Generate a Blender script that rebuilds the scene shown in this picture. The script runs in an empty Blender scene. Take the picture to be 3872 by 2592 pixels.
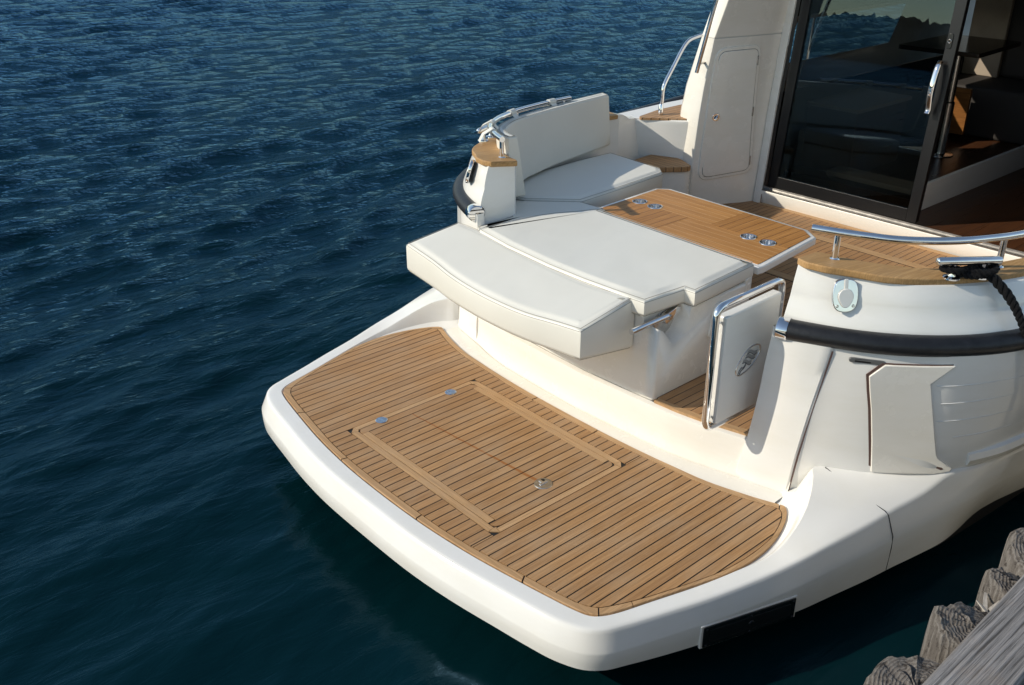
import bpy, bmesh, math, random
import numpy as np
from mathutils import Vector, Matrix

# ----------------------------------------------------------------- camera, world, sun, exposure
S = bpy.context.scene
COL = S.collection
CAM = Vector((-2.1, -3.065, 2.5))
cam_d = bpy.data.cameras.new('camera'); cam = bpy.data.objects.new('camera', cam_d); COL.objects.link(cam)
cam.location = CAM
cam.rotation_euler = (math.radians(90 - 25.98), 0, math.radians(48.69 - 90))
cam_d.sensor_width = 36; cam_d.lens = 33.74; cam_d.clip_start = .05; cam_d.clip_end = 8000
S.camera = cam

SUN_AZ, SUN_EL = 146.0, 31.0                       # azimuth from +x (bow) towards +y (port)
az, el = math.radians(SUN_AZ), math.radians(SUN_EL)
SUN = Vector((math.cos(az) * math.cos(el), math.sin(az) * math.cos(el), math.sin(el)))
world = bpy.data.worlds.new('World'); S.world = world; world.use_nodes = True
wn = world.node_tree; bg = wn.nodes['Background']
sky = wn.nodes.new('ShaderNodeTexSky'); sky.sky_type = 'NISHITA'; sky.sun_disc = False
sky.sun_elevation = el; sky.sun_rotation = math.radians(90 - SUN_AZ)
sky.air_density = 1.0; sky.dust_density = .15; sky.ozone_density = 1.4
wb = wn.nodes.new('ShaderNodeMix'); wb.data_type = 'RGBA'; wb.blend_type = 'MULTIPLY'; wb.inputs[0].default_value = 1; wb.inputs[7].default_value = (1.12, 1.0, .86, 1)   # daylight white balance
wn.links.new(sky.outputs[0], wb.inputs[6]); wn.links.new(wb.outputs[2], bg.inputs[0]); bg.inputs[1].default_value = .15
sun_d = bpy.data.lights.new('sun', 'SUN'); sun_d.energy = 3.3; sun_d.angle = math.radians(.5); sun_d.color = (1, .92, .77)
sun_o = bpy.data.objects.new('sun', sun_d); COL.objects.link(sun_o)
sun_o.rotation_euler = SUN.to_track_quat('Z', 'Y').to_euler()
S.view_settings.view_transform = 'Standard'; S.view_settings.look = 'None'
S.view_settings.exposure = .27; S.view_settings.gamma = 1.0
S.cycles.max_bounces = 10; S.cycles.glossy_bounces = 5; S.cycles.transmission_bounces = 6; S.cycles.transparent_max_bounces = 12
S.cycles.caustics_reflective = False; S.cycles.caustics_refractive = False
random.seed(4)
R = math.radians

# ----------------------------------------------------------------- node helpers
def new_mat(name):
    m = bpy.data.materials.new(name); m.use_nodes = True
    nt = m.node_tree; b = nt.nodes['Principled BSDF']
    return m, nt, b
def N(nt, t, **kw):
    n = nt.nodes.new(t)
    for k, v in kw.items(): setattr(n, k, v)
    return n
def math_n(nt, op, a, b=None, clamp=False):
    n = N(nt, 'ShaderNodeMath', operation=op, use_clamp=clamp)
    for i, v in enumerate((a, b)):
        if v is None: continue
        if isinstance(v, (int, float)): n.inputs[i].default_value = v
        else: nt.links.new(v, n.inputs[i])
    return n.outputs[0]
def mix_c(nt, f, a, b, mode='MIX'):
    n = N(nt, 'ShaderNodeMix', data_type='RGBA', blend_type=mode)
    for s, v in ((0, f), (6, a), (7, b)):
        if isinstance(v, (int, float)): n.inputs[s].default_value = v
        elif isinstance(v, tuple): n.inputs[s].default_value = (*v[:3], 1)
        else: nt.links.new(v, n.inputs[s])
    return n.outputs[2]
def noise(nt, vec, scale, detail=3, rough=.5, dist=0.0):
    n = N(nt, 'ShaderNodeTexNoise'); n.inputs['Scale'].default_value = scale; n.inputs['Detail'].default_value = detail
    n.inputs['Roughness'].default_value = rough; n.inputs['Distortion'].default_value = dist
    if vec is not None: nt.links.new(vec, n.inputs['Vector'])
    return n.outputs[0]
def ramp(nt, v, stops):
    n = N(nt, 'ShaderNodeValToRGB'); e = n.color_ramp.elements
    while len(e) < len(stops): e.new(.5)
    for el_, (p, c) in zip(e, stops):
        el_.position = p; el_.color = (*c, 1) if isinstance(c, tuple) else (c, c, c, 1)
    nt.links.new(v, n.inputs[0]); return n.outputs[0]
def mapping(nt, vec, scale=(1, 1, 1), loc=(0, 0, 0), rot=(0, 0, 0)):
    n = N(nt, 'ShaderNodeMapping'); n.inputs['Scale'].default_value = scale; n.inputs['Location'].default_value = loc; n.inputs['Rotation'].default_value = rot
    nt.links.new(vec, n.inputs['Vector']); return n.outputs[0]
def bump(nt, b, h, strength, dist):
    n = N(nt, 'ShaderNodeBump'); n.inputs['Strength'].default_value = strength; n.inputs['Distance'].default_value = dist
    nt.links.new(h, n.inputs['Height']); nt.links.new(n.outputs[0], b.inputs['Normal']); return n
def objco(nt): return N(nt, 'ShaderNodeTexCoord').outputs['Object']

def simple(name, col, rough=.4, metal=0.0, spec=.5, coat=0.0, var=0.0, vscale=6.0, bmp=0.0, bscale=60.0):
    m, nt, b = new_mat(name); b.inputs['Base Color'].default_value = (*col, 1); b.inputs['Roughness'].default_value = rough
    b.inputs['Metallic'].default_value = metal; b.inputs['Specular IOR Level'].default_value = spec; b.inputs['Coat Weight'].default_value = coat
    co = objco(nt)
    if var:
        n = noise(nt, co, vscale, 4, .6)
        c = mix_c(nt, ramp(nt, n, [(.3, 0.0), (.7, 1.0)]), tuple(x * (1 - var) for x in col), tuple(min(1, x * (1 + var * .5)) for x in col))
        nt.links.new(c, b.inputs['Base Color'])
    if bmp:
        bump(nt, b, noise(nt, co, bscale, 3, .5), bmp, .01)
    return m

def gelcoat(name, col, rough=.16):
    m, nt, b = new_mat(name); co = objco(nt)
    dirt = noise(nt, mapping(nt, co, (2, 2, 7)), 1.3, 5, .62)
    c = mix_c(nt, ramp(nt, dirt, [(.42, 0.0), (.75, 1.0)]), col, tuple(x * k for x, k in zip(col, (.95, .94, .91))))
    sp = noise(nt, co, 130, 2, .5)
    c = mix_c(nt, ramp(nt, sp, [(.73, 0.0), (.78, .22)]), c, (.42, .40, .36))
    nt.links.new(c, b.inputs['Base Color'])
    r = noise(nt, co, 9, 4, .6); rr = N(nt, 'ShaderNodeMapRange'); rr.inputs[3].default_value = rough * .6; rr.inputs[4].default_value = rough * 1.9
    nt.links.new(r, rr.inputs[0]); nt.links.new(rr.outputs[0], b.inputs['Roughness'])
    b.inputs['Coat Weight'].default_value = .25; b.inputs['Coat Roughness'].default_value = .04
    bump(nt, b, noise(nt, co, 5, 2, .5), .05, .02)
    return m

def teak(name, axis='x', pitch=0.0, off=0.0, seam=.09, base=((.34, .185, .078), (.53, .315, .145), (.44, .245, .108)), grey=.35, seam_col=(.018, .016, .015), stain=None, gloss=.55, pervar=.5):
    """teak boards running along axis; pitch > 0 adds caulked seams across the other axis"""
    m, nt, b = new_mat(name); co = objco(nt)
    sep = N(nt, 'ShaderNodeSeparateXYZ'); nt.links.new(co, sep.inputs[0])
    across = sep.outputs['Y'] if axis == 'x' else sep.outputs['X']
    along = sep.outputs['X'] if axis == 'x' else sep.outputs['Y']
    p = pitch if pitch else .07
    idx = math_n(nt, 'FLOOR', math_n(nt, 'DIVIDE', math_n(nt, 'SUBTRACT', across, off), p))
    wn_ = N(nt, 'ShaderNodeTexWhiteNoise', noise_dimensions='1D'); nt.links.new(idx, wn_.inputs['W'])
    shift = N(nt, 'ShaderNodeCombineXYZ'); nt.links.new(math_n(nt, 'MULTIPLY', wn_.outputs[0], 37.0), shift.inputs[2])
    add = N(nt, 'ShaderNodeVectorMath', operation='ADD'); nt.links.new(co, add.inputs[0]); nt.links.new(shift.outputs[0], add.inputs[1])
    sc = (2.2, 95, 30) if axis == 'x' else (95, 2.2, 30)
    g1 = noise(nt, mapping(nt, add.outputs[0], sc), 1.0, 6, .62, .6)
    sc2 = (7, 330, 60) if axis == 'x' else (330, 7, 60)
    g2 = noise(nt, mapping(nt, add.outputs[0], sc2), 1.0, 3, .6)
    c = ramp(nt, g1, [(.28, base[0]), (.5, base[2]), (.74, base[1])])
    c = mix_c(nt, ramp(nt, g2, [(.35, .55), (.62, 0.0)]), c, tuple(x * .62 for x in base[0]), 'MIX')
    # each board its own tone
    c2 = mix_c(nt, wn_.outputs[0], (.76, .70, .64), (1.14, 1.14, 1.16))
    c = mix_c(nt, pervar, c, c2, 'MULTIPLY') if pervar else c
    # weathered silvering in blotches
    w = noise(nt, mapping(nt, co, (2.2, 3.4, 3)), 1.6, 5, .62)
    c = mix_c(nt, math_n(nt, 'MULTIPLY', ramp(nt, w, [(.42, 0.0), (.72, 1.0)]), grey), c, (.42, .325, .225))
    if stain:
        x0, y0, x1, y1 = stain
        t = math_n(nt, 'DIVIDE', math_n(nt, 'SUBTRACT', sep.outputs['Y'], y0), y1 - y0)
        xc = math_n(nt, 'ADD', math_n(nt, 'MULTIPLY', t, x1 - x0), x0)
        wob = math_n(nt, 'MULTIPLY', math_n(nt, 'SUBTRACT', noise(nt, co, 22, 3), .5), .008)
        d = math_n(nt, 'ABSOLUTE', math_n(nt, 'ADD', math_n(nt, 'SUBTRACT', sep.outputs['X'], xc), wob))
        wd = math_n(nt, 'ADD', math_n(nt, 'MULTIPLY', t, .0045), .0035)
        mk = math_n(nt, 'LESS_THAN', d, wd)
        mk = math_n(nt, 'MULTIPLY', mk, math_n(nt, 'MULTIPLY', math_n(nt, 'GREATER_THAN', t, 0.0), math_n(nt, 'LESS_THAN', t, 1.0)))
        brk = ramp(nt, noise(nt, co, 6, 2), [(.30, .3), (.42, .95)])
        c = mix_c(nt, math_n(nt, 'MULTIPLY', mk, brk), c, (.30, .11, .025))
    rough_v = math_n(nt, 'ADD', math_n(nt, 'MULTIPLY', g1, .2), gloss - .1)
    h = math_n(nt, 'MULTIPLY', g2, .3)
    if pitch:
        fr = math_n(nt, 'FRACT', math_n(nt, 'DIVIDE', math_n(nt, 'SUBTRACT', across, off), pitch))
        sm = math_n(nt, 'LESS_THAN', math_n(nt, 'ABSOLUTE', math_n(nt, 'SUBTRACT', fr, .5)), .5 - seam / 2)   # 1 on wood
        c = mix_c(nt, sm, seam_col, c)
        h = math_n(nt, 'ADD', h, sm)
    nt.links.new(c, b.inputs['Base Color']); nt.links.new(rough_v, b.inputs['Roughness'])
    b.inputs['Specular IOR Level'].default_value = .3
    bump(nt, b, h, .35, .002)
    return m

def vinyl(name, col):
    m, nt, b = new_mat(name); co = objco(nt)
    big = noise(nt, co, 3.0, 3, .5); fine = noise(nt, co, 420, 2, .5); mid = noise(nt, mapping(nt, co, (1.6, 3.2, 1.6)), 1.6, 2, .4, .5)
    c = mix_c(nt, ramp(nt, big, [(.35, 0.0), (.7, 1.0)]), col, tuple(x * k for x, k in zip(col, (.965, .96, .95))))
    nt.links.new(c, b.inputs['Base Color']); b.inputs['Roughness'].default_value = .42; b.inputs['Specular IOR Level'].default_value = .38
    b1 = N(nt, 'ShaderNodeBump'); b1.inputs['Strength'].default_value = .3; b1.inputs['Distance'].default_value = .02; nt.links.new(mid, b1.inputs['Height'])
    b2 = N(nt, 'ShaderNodeBump'); b2.inputs['Strength'].default_value = .08; b2.inputs['Distance'].default_value = .002; nt.links.new(fine, b2.inputs['Height'])
    nt.links.new(b1.outputs[0], b2.inputs['Normal']); nt.links.new(b2.outputs[0], b.inputs['Normal'])
    return m

def dark_glass(name):
    m, nt, b = new_mat(name); nt.nodes.remove(b)
    out = nt.nodes['Material Output']
    tr = N(nt, 'ShaderNodeBsdfTransparent'); tr.inputs[0].default_value = (.50, .52, .51, 1)
    gl = N(nt, 'ShaderNodeBsdfGlossy'); gl.inputs['Roughness'].default_value = .004; gl.inputs[0].default_value = (.55, .80, 1.0, 1)
    fr = N(nt, 'ShaderNodeFresnel'); fr.inputs[0].default_value = 1.5
    mx = N(nt, 'ShaderNodeMixShader'); nt.links.new(fr.outputs[0], mx.inputs[0]); nt.links.new(tr.outputs[0], mx.inputs[1]); nt.links.new(gl.outputs[0], mx.inputs[2])
    nt.links.new(mx.outputs[0], out.inputs['Surface']); return m

def weathered(name, axis=0, tint=(.25, .235, .225)):
    """grey sun-bleached softwood, grain along local axis"""
    m, nt, b = new_mat(name); co = objco(nt)
    sc = [60, 60, 60]; sc[axis] = 1.6
    g = noise(nt, mapping(nt, co, tuple(sc)), 1.0, 7, .66, .4)
    sc2 = [150, 150, 150]; sc2[axis] = 3.0
    g2 = noise(nt, mapping(nt, co, tuple(sc2)), 1.0, 4, .7)
    big = noise(nt, co, 5, 5, .6)
    c = ramp(nt, g, [(.3, tuple(x * .35 for x in tint)), (.45, tuple(x * .8 for x in tint)), (.7, tuple(min(1, x * 1.35) for x in tint))])
    c = mix_c(nt, ramp(nt, g2, [(.36, .8), (.48, 0.0)]), c, (.05, .045, .042))
    c = mix_c(nt, ramp(nt, big, [(.52, 0.0), (.75, .45)]), c, (.24, .17, .115))
    nt.links.new(c, b.inputs['Base Color']); b.inputs['Roughness'].default_value = .85; b.inputs['Specular IOR Level'].default_value = .2
    bump(nt, b, math_n(nt, 'ADD', g, g2), .8, .006); return m

def endgrain(name):
    m, nt, b = new_mat(name); co = objco(nt)
    wv = N(nt, 'ShaderNodeTexWave', wave_type='RINGS', rings_direction='Z'); wv.inputs['Scale'].default_value = 34; wv.inputs['Distortion'].default_value = 3.5
    wv.inputs['Detail'].default_value = 4; wv.inputs['Detail Scale'].default_value = 2.2
    nt.links.new(mapping(nt, co, (1, 1, .22)), wv.inputs['Vector'])
    st = noise(nt, mapping(nt, co, (70, 70, 2.0)), 1.0, 6, .65)
    cr = noise(nt, co, 38, 5, .75)
    c = ramp(nt, math_n(nt, 'ADD', math_n(nt, 'MULTIPLY', wv.outputs['Fac'], .26), math_n(nt, 'MULTIPLY', st, .72)), [(.2, (.085, .073, .065)), (.5, (.155, .138, .124)), (.8, (.245, .225, .205))])
    c = mix_c(nt, ramp(nt, cr, [(.36, .85), (.46, 0.0)]), c, (.035, .028, .024))
    c = mix_c(nt, ramp(nt, noise(nt, co, 9, 4), [(.62, 0.0), (.72, .5)]), c, (.22, .09, .035))
    nt.links.new(c, b.inputs['Base Color']); b.inputs['Roughness'].default_value = .9; b.inputs['Specular IOR Level'].default_value = .15
    bump(nt, b, math_n(nt, 'ADD', math_n(nt, 'MULTIPLY', wv.outputs['Fac'], .35), math_n(nt, 'ADD', cr, st)), .9, .008); return m

M = {}
M['white'] = gelcoat('white_gelcoat', (.80, .785, .75))
M['cream'] = gelcoat('warm_white_gelcoat', (.80, .765, .70), .2)
M['flat_white'] = gelcoat('antislip_white_gelcoat', (.72, .71, .69), .45)
M['vinyl'] = vinyl('cream_vinyl', (.74, .72, .655))
M['thread'] = simple('seam_thread', (.33, .31, .27), .7)
M['chrome'] = simple('polished_stainless', (.80, .80, .81), .045, 1.0, var=.08, vscale=14)
M['cup'] = simple('stainless_cup', (.74, .74, .75), .16, 1.0)
M['steel'] = simple('brushed_stainless', (.62, .60, .57), .22, 1.0, var=.15, vscale=30)
M['rubber'] = simple('black_rubber', (.012, .0125, .015), .42, 0, .45, var=.5, vscale=18, bmp=.15, bscale=50)
M['caulk'] = simple('black_caulk', (.016, .015, .014), .6)
M['blackp'] = simple('black_plastic', (.008, .009, .010), .22, var=.4, vscale=25)
M['alu'] = simple('black_anodised_frame', (.010, .010, .011), .3, .2)
M['seal'] = simple('brown_seal', (.10, .055, .045), .7)
M['rope'] = simple('black_rope', (.006, .006, .0075), .62, 0, .22, var=.6, vscale=300, bmp=.9, bscale=420)
M['glass'] = dark_glass('tinted_glass')
M['deck'] = teak('teak_deck_planks', 'x', .0488, .5800 - .0022, .085)
M['hatch'] = teak('teak_hatch_planks', 'x', .0488, .5480 - .0022, .085, stain=(.345, .50, .418, -.37))
M['teak_y'] = teak('teak_board_across', 'y', 0, 0, grey=.25, base=((.42, .245, .115), (.62, .39, .20), (.53, .32, .155)), pervar=.2)
M['teak_x'] = teak('teak_board_along', 'x', 0, 0, grey=.25, base=((.42, .245, .115), (.62, .39, .20), (.53, .32, .155)), pervar=.2)
M['cap'] = teak('teak_cap', 'x', .19, .03, 0, grey=.18, base=((.36, .20, .075), (.56, .345, .15), (.47, .275, .11)), pervar=.25)
M['cockpit'] = teak('teak_cockpit_planks', 'x', .0476, .024, .085, grey=.2, base=((.36, .19, .08), (.54, .30, .13), (.44, .24, .105)))
M['tab_x'] = teak('varnished_teak_along', 'x', .058, .012, .055, grey=0, gloss=.5, base=((.36, .155, .038), (.56, .275, .082), (.45, .21, .058)), seam_col=(.06, .022, .008), pervar=.35)
M['tab_y'] = teak('varnished_teak_across', 'y', .058, .02, .045, grey=0, gloss=.5, base=((.40, .18, .046), (.60, .30, .095), (.50, .238, .07)), seam_col=(.66, .42, .2), pervar=.35)
M['step'] = teak('teak_step_planks', 'y', .045, .01, .08, grey=.2)
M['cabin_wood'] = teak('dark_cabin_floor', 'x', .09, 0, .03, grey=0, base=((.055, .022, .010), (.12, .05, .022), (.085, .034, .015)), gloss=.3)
M['cabin_panel'] = teak('reddish_cabin_panel', 'y', .3, 0, .0, grey=0, base=((.20, .08, .025), (.36, .16, .05), (.28, .12, .035)), gloss=.3)
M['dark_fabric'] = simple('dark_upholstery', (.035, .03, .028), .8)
M['beige_fabric'] = simple('beige_upholstery', (.40, .33, .26), .85, var=.1)
M['dark_top'] = simple('dark_glossy_tabletop', (.03, .018, .012), .08)
M['plank'] = weathered('weathered_plank', 0, (.25, .235, .23))
M['log'] = endgrain('weathered_log')
M['hill'] = simple('dark_foliage_far', (.012, .018, .012), .95, var=.5, vscale=.05)
M['antifoul'] = simple('black_antifouling', (.008, .009, .010), .6)

# ----------------------------------------------------------------- geometry helpers
def loc_of(o): return Vector((0, 0, 0)) if o is None else o.matrix_world.translation.copy() if False else Vector(o.get('_w', (0, 0, 0)))
def obj(name, verts, faces, mat, parent=None, smooth=35, bevel=0.0, seg=2, bev_ang=35, weld=False, recalc=True, origin=None):
    """links ONE mesh object; verts are world coordinates"""
    base = loc_of(parent); org = Vector(origin) if origin is not None else base
    me = bpy.data.meshes.new(name)
    bm = bmesh.new()
    vs = [bm.verts.new(Vector(v) - org) for v in verts]
    for f in faces:
        try: bm.faces.new([vs[i] for i in f])
        except ValueError: pass
    if weld: bmesh.ops.remove_doubles(bm, verts=bm.verts, dist=1e-4)
    if recalc: bmesh.ops.recalc_face_normals(bm, faces=bm.faces)
    bm.to_mesh(me); bm.free()
    mats = mat if isinstance(mat, (list, tuple)) else [mat]
    for m_ in mats: me.materials.append(m_)
    if smooth:
        me.shade_smooth()
        if not bevel: me.set_sharp_from_angle(angle=R(smooth))
    o = bpy.data.objects.new(name, me); COL.objects.link(o)
    if parent is not None: o.parent = parent
    o.location = org - base; o['_w'] = tuple(org)
    if bevel:
        b = o.modifiers.new('bevel', 'BEVEL'); b.width = bevel; b.segments = seg; b.limit_method = 'ANGLE'; b.angle_limit = R(bev_ang)
        w = o.modifiers.new('wn', 'WEIGHTED_NORMAL'); w.keep_sharp = False
    return o
def empty(name, loc, label, cat, group=None):
    o = bpy.data.objects.new(name, None); COL.objects.link(o); o.location = loc; o['_w'] = tuple(loc); o.empty_display_size = .2
    o['label'] = label; o['category'] = cat
    if group: o['group'] = group
    return o
def tag(o, label, cat=None, group=None, kind=None):
    o['label'] = label
    if cat: o['category'] = cat
    if group: o['group'] = group
    if kind: o['kind'] = kind
    return o
class MB:
    """collects shapes into one mesh"""
    def __init__(self): self.v = []; self.f = []; self.parts = []
    def add(self, v, f):
        self.parts.append((list(v), list(f))); k = len(self.v); self.v += [tuple(p) for p in v]; self.f += [tuple(i + k for i in q) for q in f]; return self
    def obj(self, name, mat, parent=None, **kw): return obj(name, self.v, self.f, mat, parent, **kw)
    def islands(self, name, mat, parent=None, **kw):
        """every shape that was added becomes an object of its own"""
        out = []
        for i, (v0, f0) in enumerate(self.parts): out.append(obj(name, v0, f0, mat, parent, **kw))
        return out
def mir(p): return [(q[0], -q[1], *q[2:]) for q in p]
def catmull(P, n=6, closed=False):
    P = [np.array(p, float) for p in P]; out = []
    m = len(P)
    rng = range(m if closed else m - 1)
    for i in rng:
        p0 = P[(i - 1) % m] if (closed or i > 0) else 2 * P[0] - P[1]
        p1, p2 = P[i], P[(i + 1) % m]
        p3 = P[(i + 2) % m] if (closed or i + 2 < m) else 2 * P[-1] - P[-2]
        d = [max(1e-6, np.linalg.norm(a - b) ** .5) for a, b in ((p1, p0), (p2, p1), (p3, p2))]
        t0, t1 = 0, d[0]; t2 = t1 + d[1]; t3 = t2 + d[2]
        for t in np.linspace(t1, t2, n, endpoint=False):
            a1 = (t1 - t) / (t1 - t0) * p0 + (t - t0) / (t1 - t0) * p1
            a2 = (t2 - t) / (t2 - t1) * p1 + (t - t1) / (t2 - t1) * p2
            a3 = (t3 - t) / (t3 - t2) * p2 + (t - t2) / (t3 - t2) * p3
            b1 = (t2 - t) / (t2 - t0) * a1 + (t - t0) / (t2 - t0) * a2
            b2 = (t3 - t) / (t3 - t1) * a2 + (t - t1) / (t3 - t1) * a3
            out.append(tuple((t2 - t) / (t2 - t1) * b1 + (t - t1) / (t2 - t1) * b2))
    if not closed: out.append(tuple(P[-1]))
    return out
def resample(P, n):
    P = np.array(P, float); s = np.concatenate([[0], np.cumsum(np.linalg.norm(np.diff(P, axis=0), axis=1))])
    t = np.linspace(0, s[-1], n); return [tuple(np.interp(x, s, P[:, k]) for k in range(P.shape[1])) for x in t]
def loft(secs, closed_u=False, closed_v=False, caps=False):
    n = len(secs[0]); v = [p for s in secs for p in s]; f = []
    for i in range(len(secs) if closed_v else len(secs) - 1):
        j = (i + 1) % len(secs)
        for k in range(n if closed_u else n - 1):
            l = (k + 1) % n; f.append((i * n + k, i * n + l, j * n + l, j * n + k))
    if caps: f += [tuple(range(n))[::-1], tuple(range((len(secs) - 1) * n, len(secs) * n))]
    return v, f
def tube(path, r, seg=12, caps=True, rads=None, closed=False, squash=None):
    P = [Vector(p) for p in path]; n = len(P); secs = []
    up = Vector((0, 0, 1)); T0 = (P[1] - P[0]).normalized()
    if abs(T0.dot(up)) > .95: up = Vector((1, 0, 0))
    nrm = (up - T0 * up.dot(T0)).normalized()
    for i in range(n):
        if closed: t = (P[(i + 1) % n] - P[i - 1]).normalized()
        else: t = (P[min(i + 1, n - 1)] - P[max(i - 1, 0)]).normalized()
        nrm = (nrm - t * nrm.dot(t)).normalized(); bn = t.cross(nrm)
        rr = rads[i] if rads else r
        a = (1, 1) if not squash else squash
        secs.append([P[i] + nrm * math.cos(2 * math.pi * k / seg) * rr * a[0] + bn * math.sin(2 * math.pi * k / seg) * rr * a[1] for k in range(seg)])
    return loft(secs, True, closed, caps and not closed)
def prism(outline, z0, z1):
    """outline [(x,y)]; z0, z1 numbers or functions of (x,y)"""
    g = lambda z, p: z(*p) if callable(z) else z
    n = len(outline); v = [(p[0], p[1], g(z0, p)) for p in outline] + [(p[0], p[1], g(z1, p)) for p in outline]
    f = [tuple(range(n))[::-1], tuple(range(n, 2 * n))] + [(i, (i + 1) % n, n + (i + 1) % n, n + i) for i in range(n)]
    return v, f
def box(x0, x1, y0, y1, z0, z1): return prism([(x0, y0), (x1, y0), (x1, y1), (x0, y1)], z0, z1)
def lathe(prof, centre, axis=(0, 0, 1), seg=24, closed=False):
    """prof [(radius, height)] about axis through centre"""
    a = Vector(axis).normalized(); u = a.orthogonal().normalized(); w = a.cross(u); c = Vector(centre)
    secs = [[c + a * h + (u * math.cos(2 * math.pi * k / seg) + w * math.sin(2 * math.pi * k / seg)) * r for k in range(seg)] for r, h in prof]
    return loft(secs, True, closed)
def extrude_poly(pts, vec):
    n = len(pts); vec = Vector(vec); v = [Vector(p) for p in pts] + [Vector(p) + vec for p in pts]
    return v, [tuple(range(n))[::-1], tuple(range(n, 2 * n))] + [(i, (i + 1) % n, n + (i + 1) % n, n + i) for i in range(n)]
def offset_poly(P, d):
    """inward offset of a polygon (d may be per polygon); orientation independent"""
    n = len(P); A = sum(P[i][0] * P[(i + 1) % n][1] - P[(i + 1) % n][0] * P[i][1] for i in range(n))
    s = 1 if A > 0 else -1; out = []
    for i in range(n):
        a, b, c = np.array(P[i - 1]), np.array(P[i]), np.array(P[(i + 1) % n])
        e1 = (b - a) / (np.linalg.norm(b - a) + 1e-9); e2 = (c - b) / (np.linalg.norm(c - b) + 1e-9)
        n1 = np.array((-e1[1], e1[0])) * s; n2 = np.array((-e2[1], e2[0])) * s
        m_ = n1 + n2; L = max(.35, np.dot(m_, m_) / 2); out.append(tuple(b + m_ / L * d))
    return out
def cushion(name, outline, ztop, zbot, mat, parent=None, r=.022, crown=.012, origin=None, bot=None):
    bot = bot or outline
    """upholstered slab with rounded edges and a faint crown"""
    g = lambda z, p: z(*p) if callable(z) else z
    # bottom ring should start flat: (inset r, z=0) -> (inset 0, z=r)
    rings = []
    for k in range(4):
        a = math.pi / 2 * k / 3; o = offset_poly(bot, r * (1 - math.sin(a)))
        rings.append([(p[0], p[1], g(zbot, q) + r * (1 - math.cos(a))) for p, q in zip(o, outline)])
    if bot is not outline:
        for t in (.33, .66): rings.append([(b_[0] + (q[0] - b_[0]) * t, b_[1] + (q[1] - b_[1]) * t, g(zbot, q) + (g(ztop, q) - g(zbot, q)) * t) for b_, q in zip(bot, outline)])
    for k in range(5):
        a = math.pi / 2 * k / 4; o = offset_poly(outline, r * (1 - math.cos(a)))
        rings.append([(p[0], p[1], g(ztop, q) - r * (1 - math.sin(a))) for p, q in zip(o, outline)])
    for d, c in ((r + .008, .35), (r + .018, .85), (r + .026, 1.0), (r + .032, 1.0), (r + .036, 1.0)):
        o = offset_poly(outline, d); rings.append([(p[0], p[1], g(ztop, p) + crown * c) for p in o])
    v, f = loft(rings, True); n = len(outline)
    f += [tuple(range(n))[::-1], tuple(range((len(rings) - 1) * n, len(rings) * n))]
    return obj(name, v, f, mat, parent, smooth=60, origin=origin)
def piping(outline, z, parent, d=.012, r=.0014, name='piping', closed=True):
    g = lambda p: z(*p) if callable(z) else z
    o = offset_poly(outline, d); P = [(p[0], p[1], g(q)) for p, q in zip(o, outline)]
    return obj(name, *tube(P, r, 5, closed=closed, caps=not closed), M['thread'], parent)
def dense(P, step=.06, closed=True):
    out = []; n = len(P)
    for i in range(n if closed else n - 1):
        a, b = np.array(P[i], float), np.array(P[(i + 1) % n], float); k = max(1, int(np.linalg.norm(b - a) / step))
        for t in range(k): out.append(tuple(a + (b - a) * t / k))
    if not closed: out.append(tuple(P[-1]))
    return out
def rounded(P, r, seg=4):
    """round the corners of a polygon [(x,y)]"""
    out = []; n = len(P)
    for i in range(n):
        a, b, c = (np.array(P[(i + k) % n], float) for k in (-1, 0, 1)); rr = r if not isinstance(r, (list, tuple)) else r[i]
        d1, d2 = a - b, c - b; l1, l2 = np.linalg.norm(d1), np.linalg.norm(d2); q = min(rr, l1 * .45, l2 * .45)
        p1, p2 = b + d1 / l1 * q, b + d2 / l2 * q
        for t in np.linspace(0, 1, seg + 1): out.append(tuple((1 - t) ** 2 * p1 + 2 * t * (1 - t) * b + t * t * p2))
    return out
def cut(o, cutters):
    """boolean difference, applied; the cutters are removed"""
    for c in cutters:
        md = o.modifiers.new('cut', 'BOOLEAN'); md.operation = 'DIFFERENCE'; md.solver = 'EXACT'; md.object = c
    bpy.context.view_layer.update()
    dg = bpy.context.evaluated_depsgraph_get(); me = bpy.data.meshes.new_from_object(o.evaluated_get(dg))
    o.modifiers.clear(); o.data = me; me.set_sharp_from_angle(angle=R(35))
    for c in cutters: bpy.data.objects.remove(c, do_unlink=True)

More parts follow.
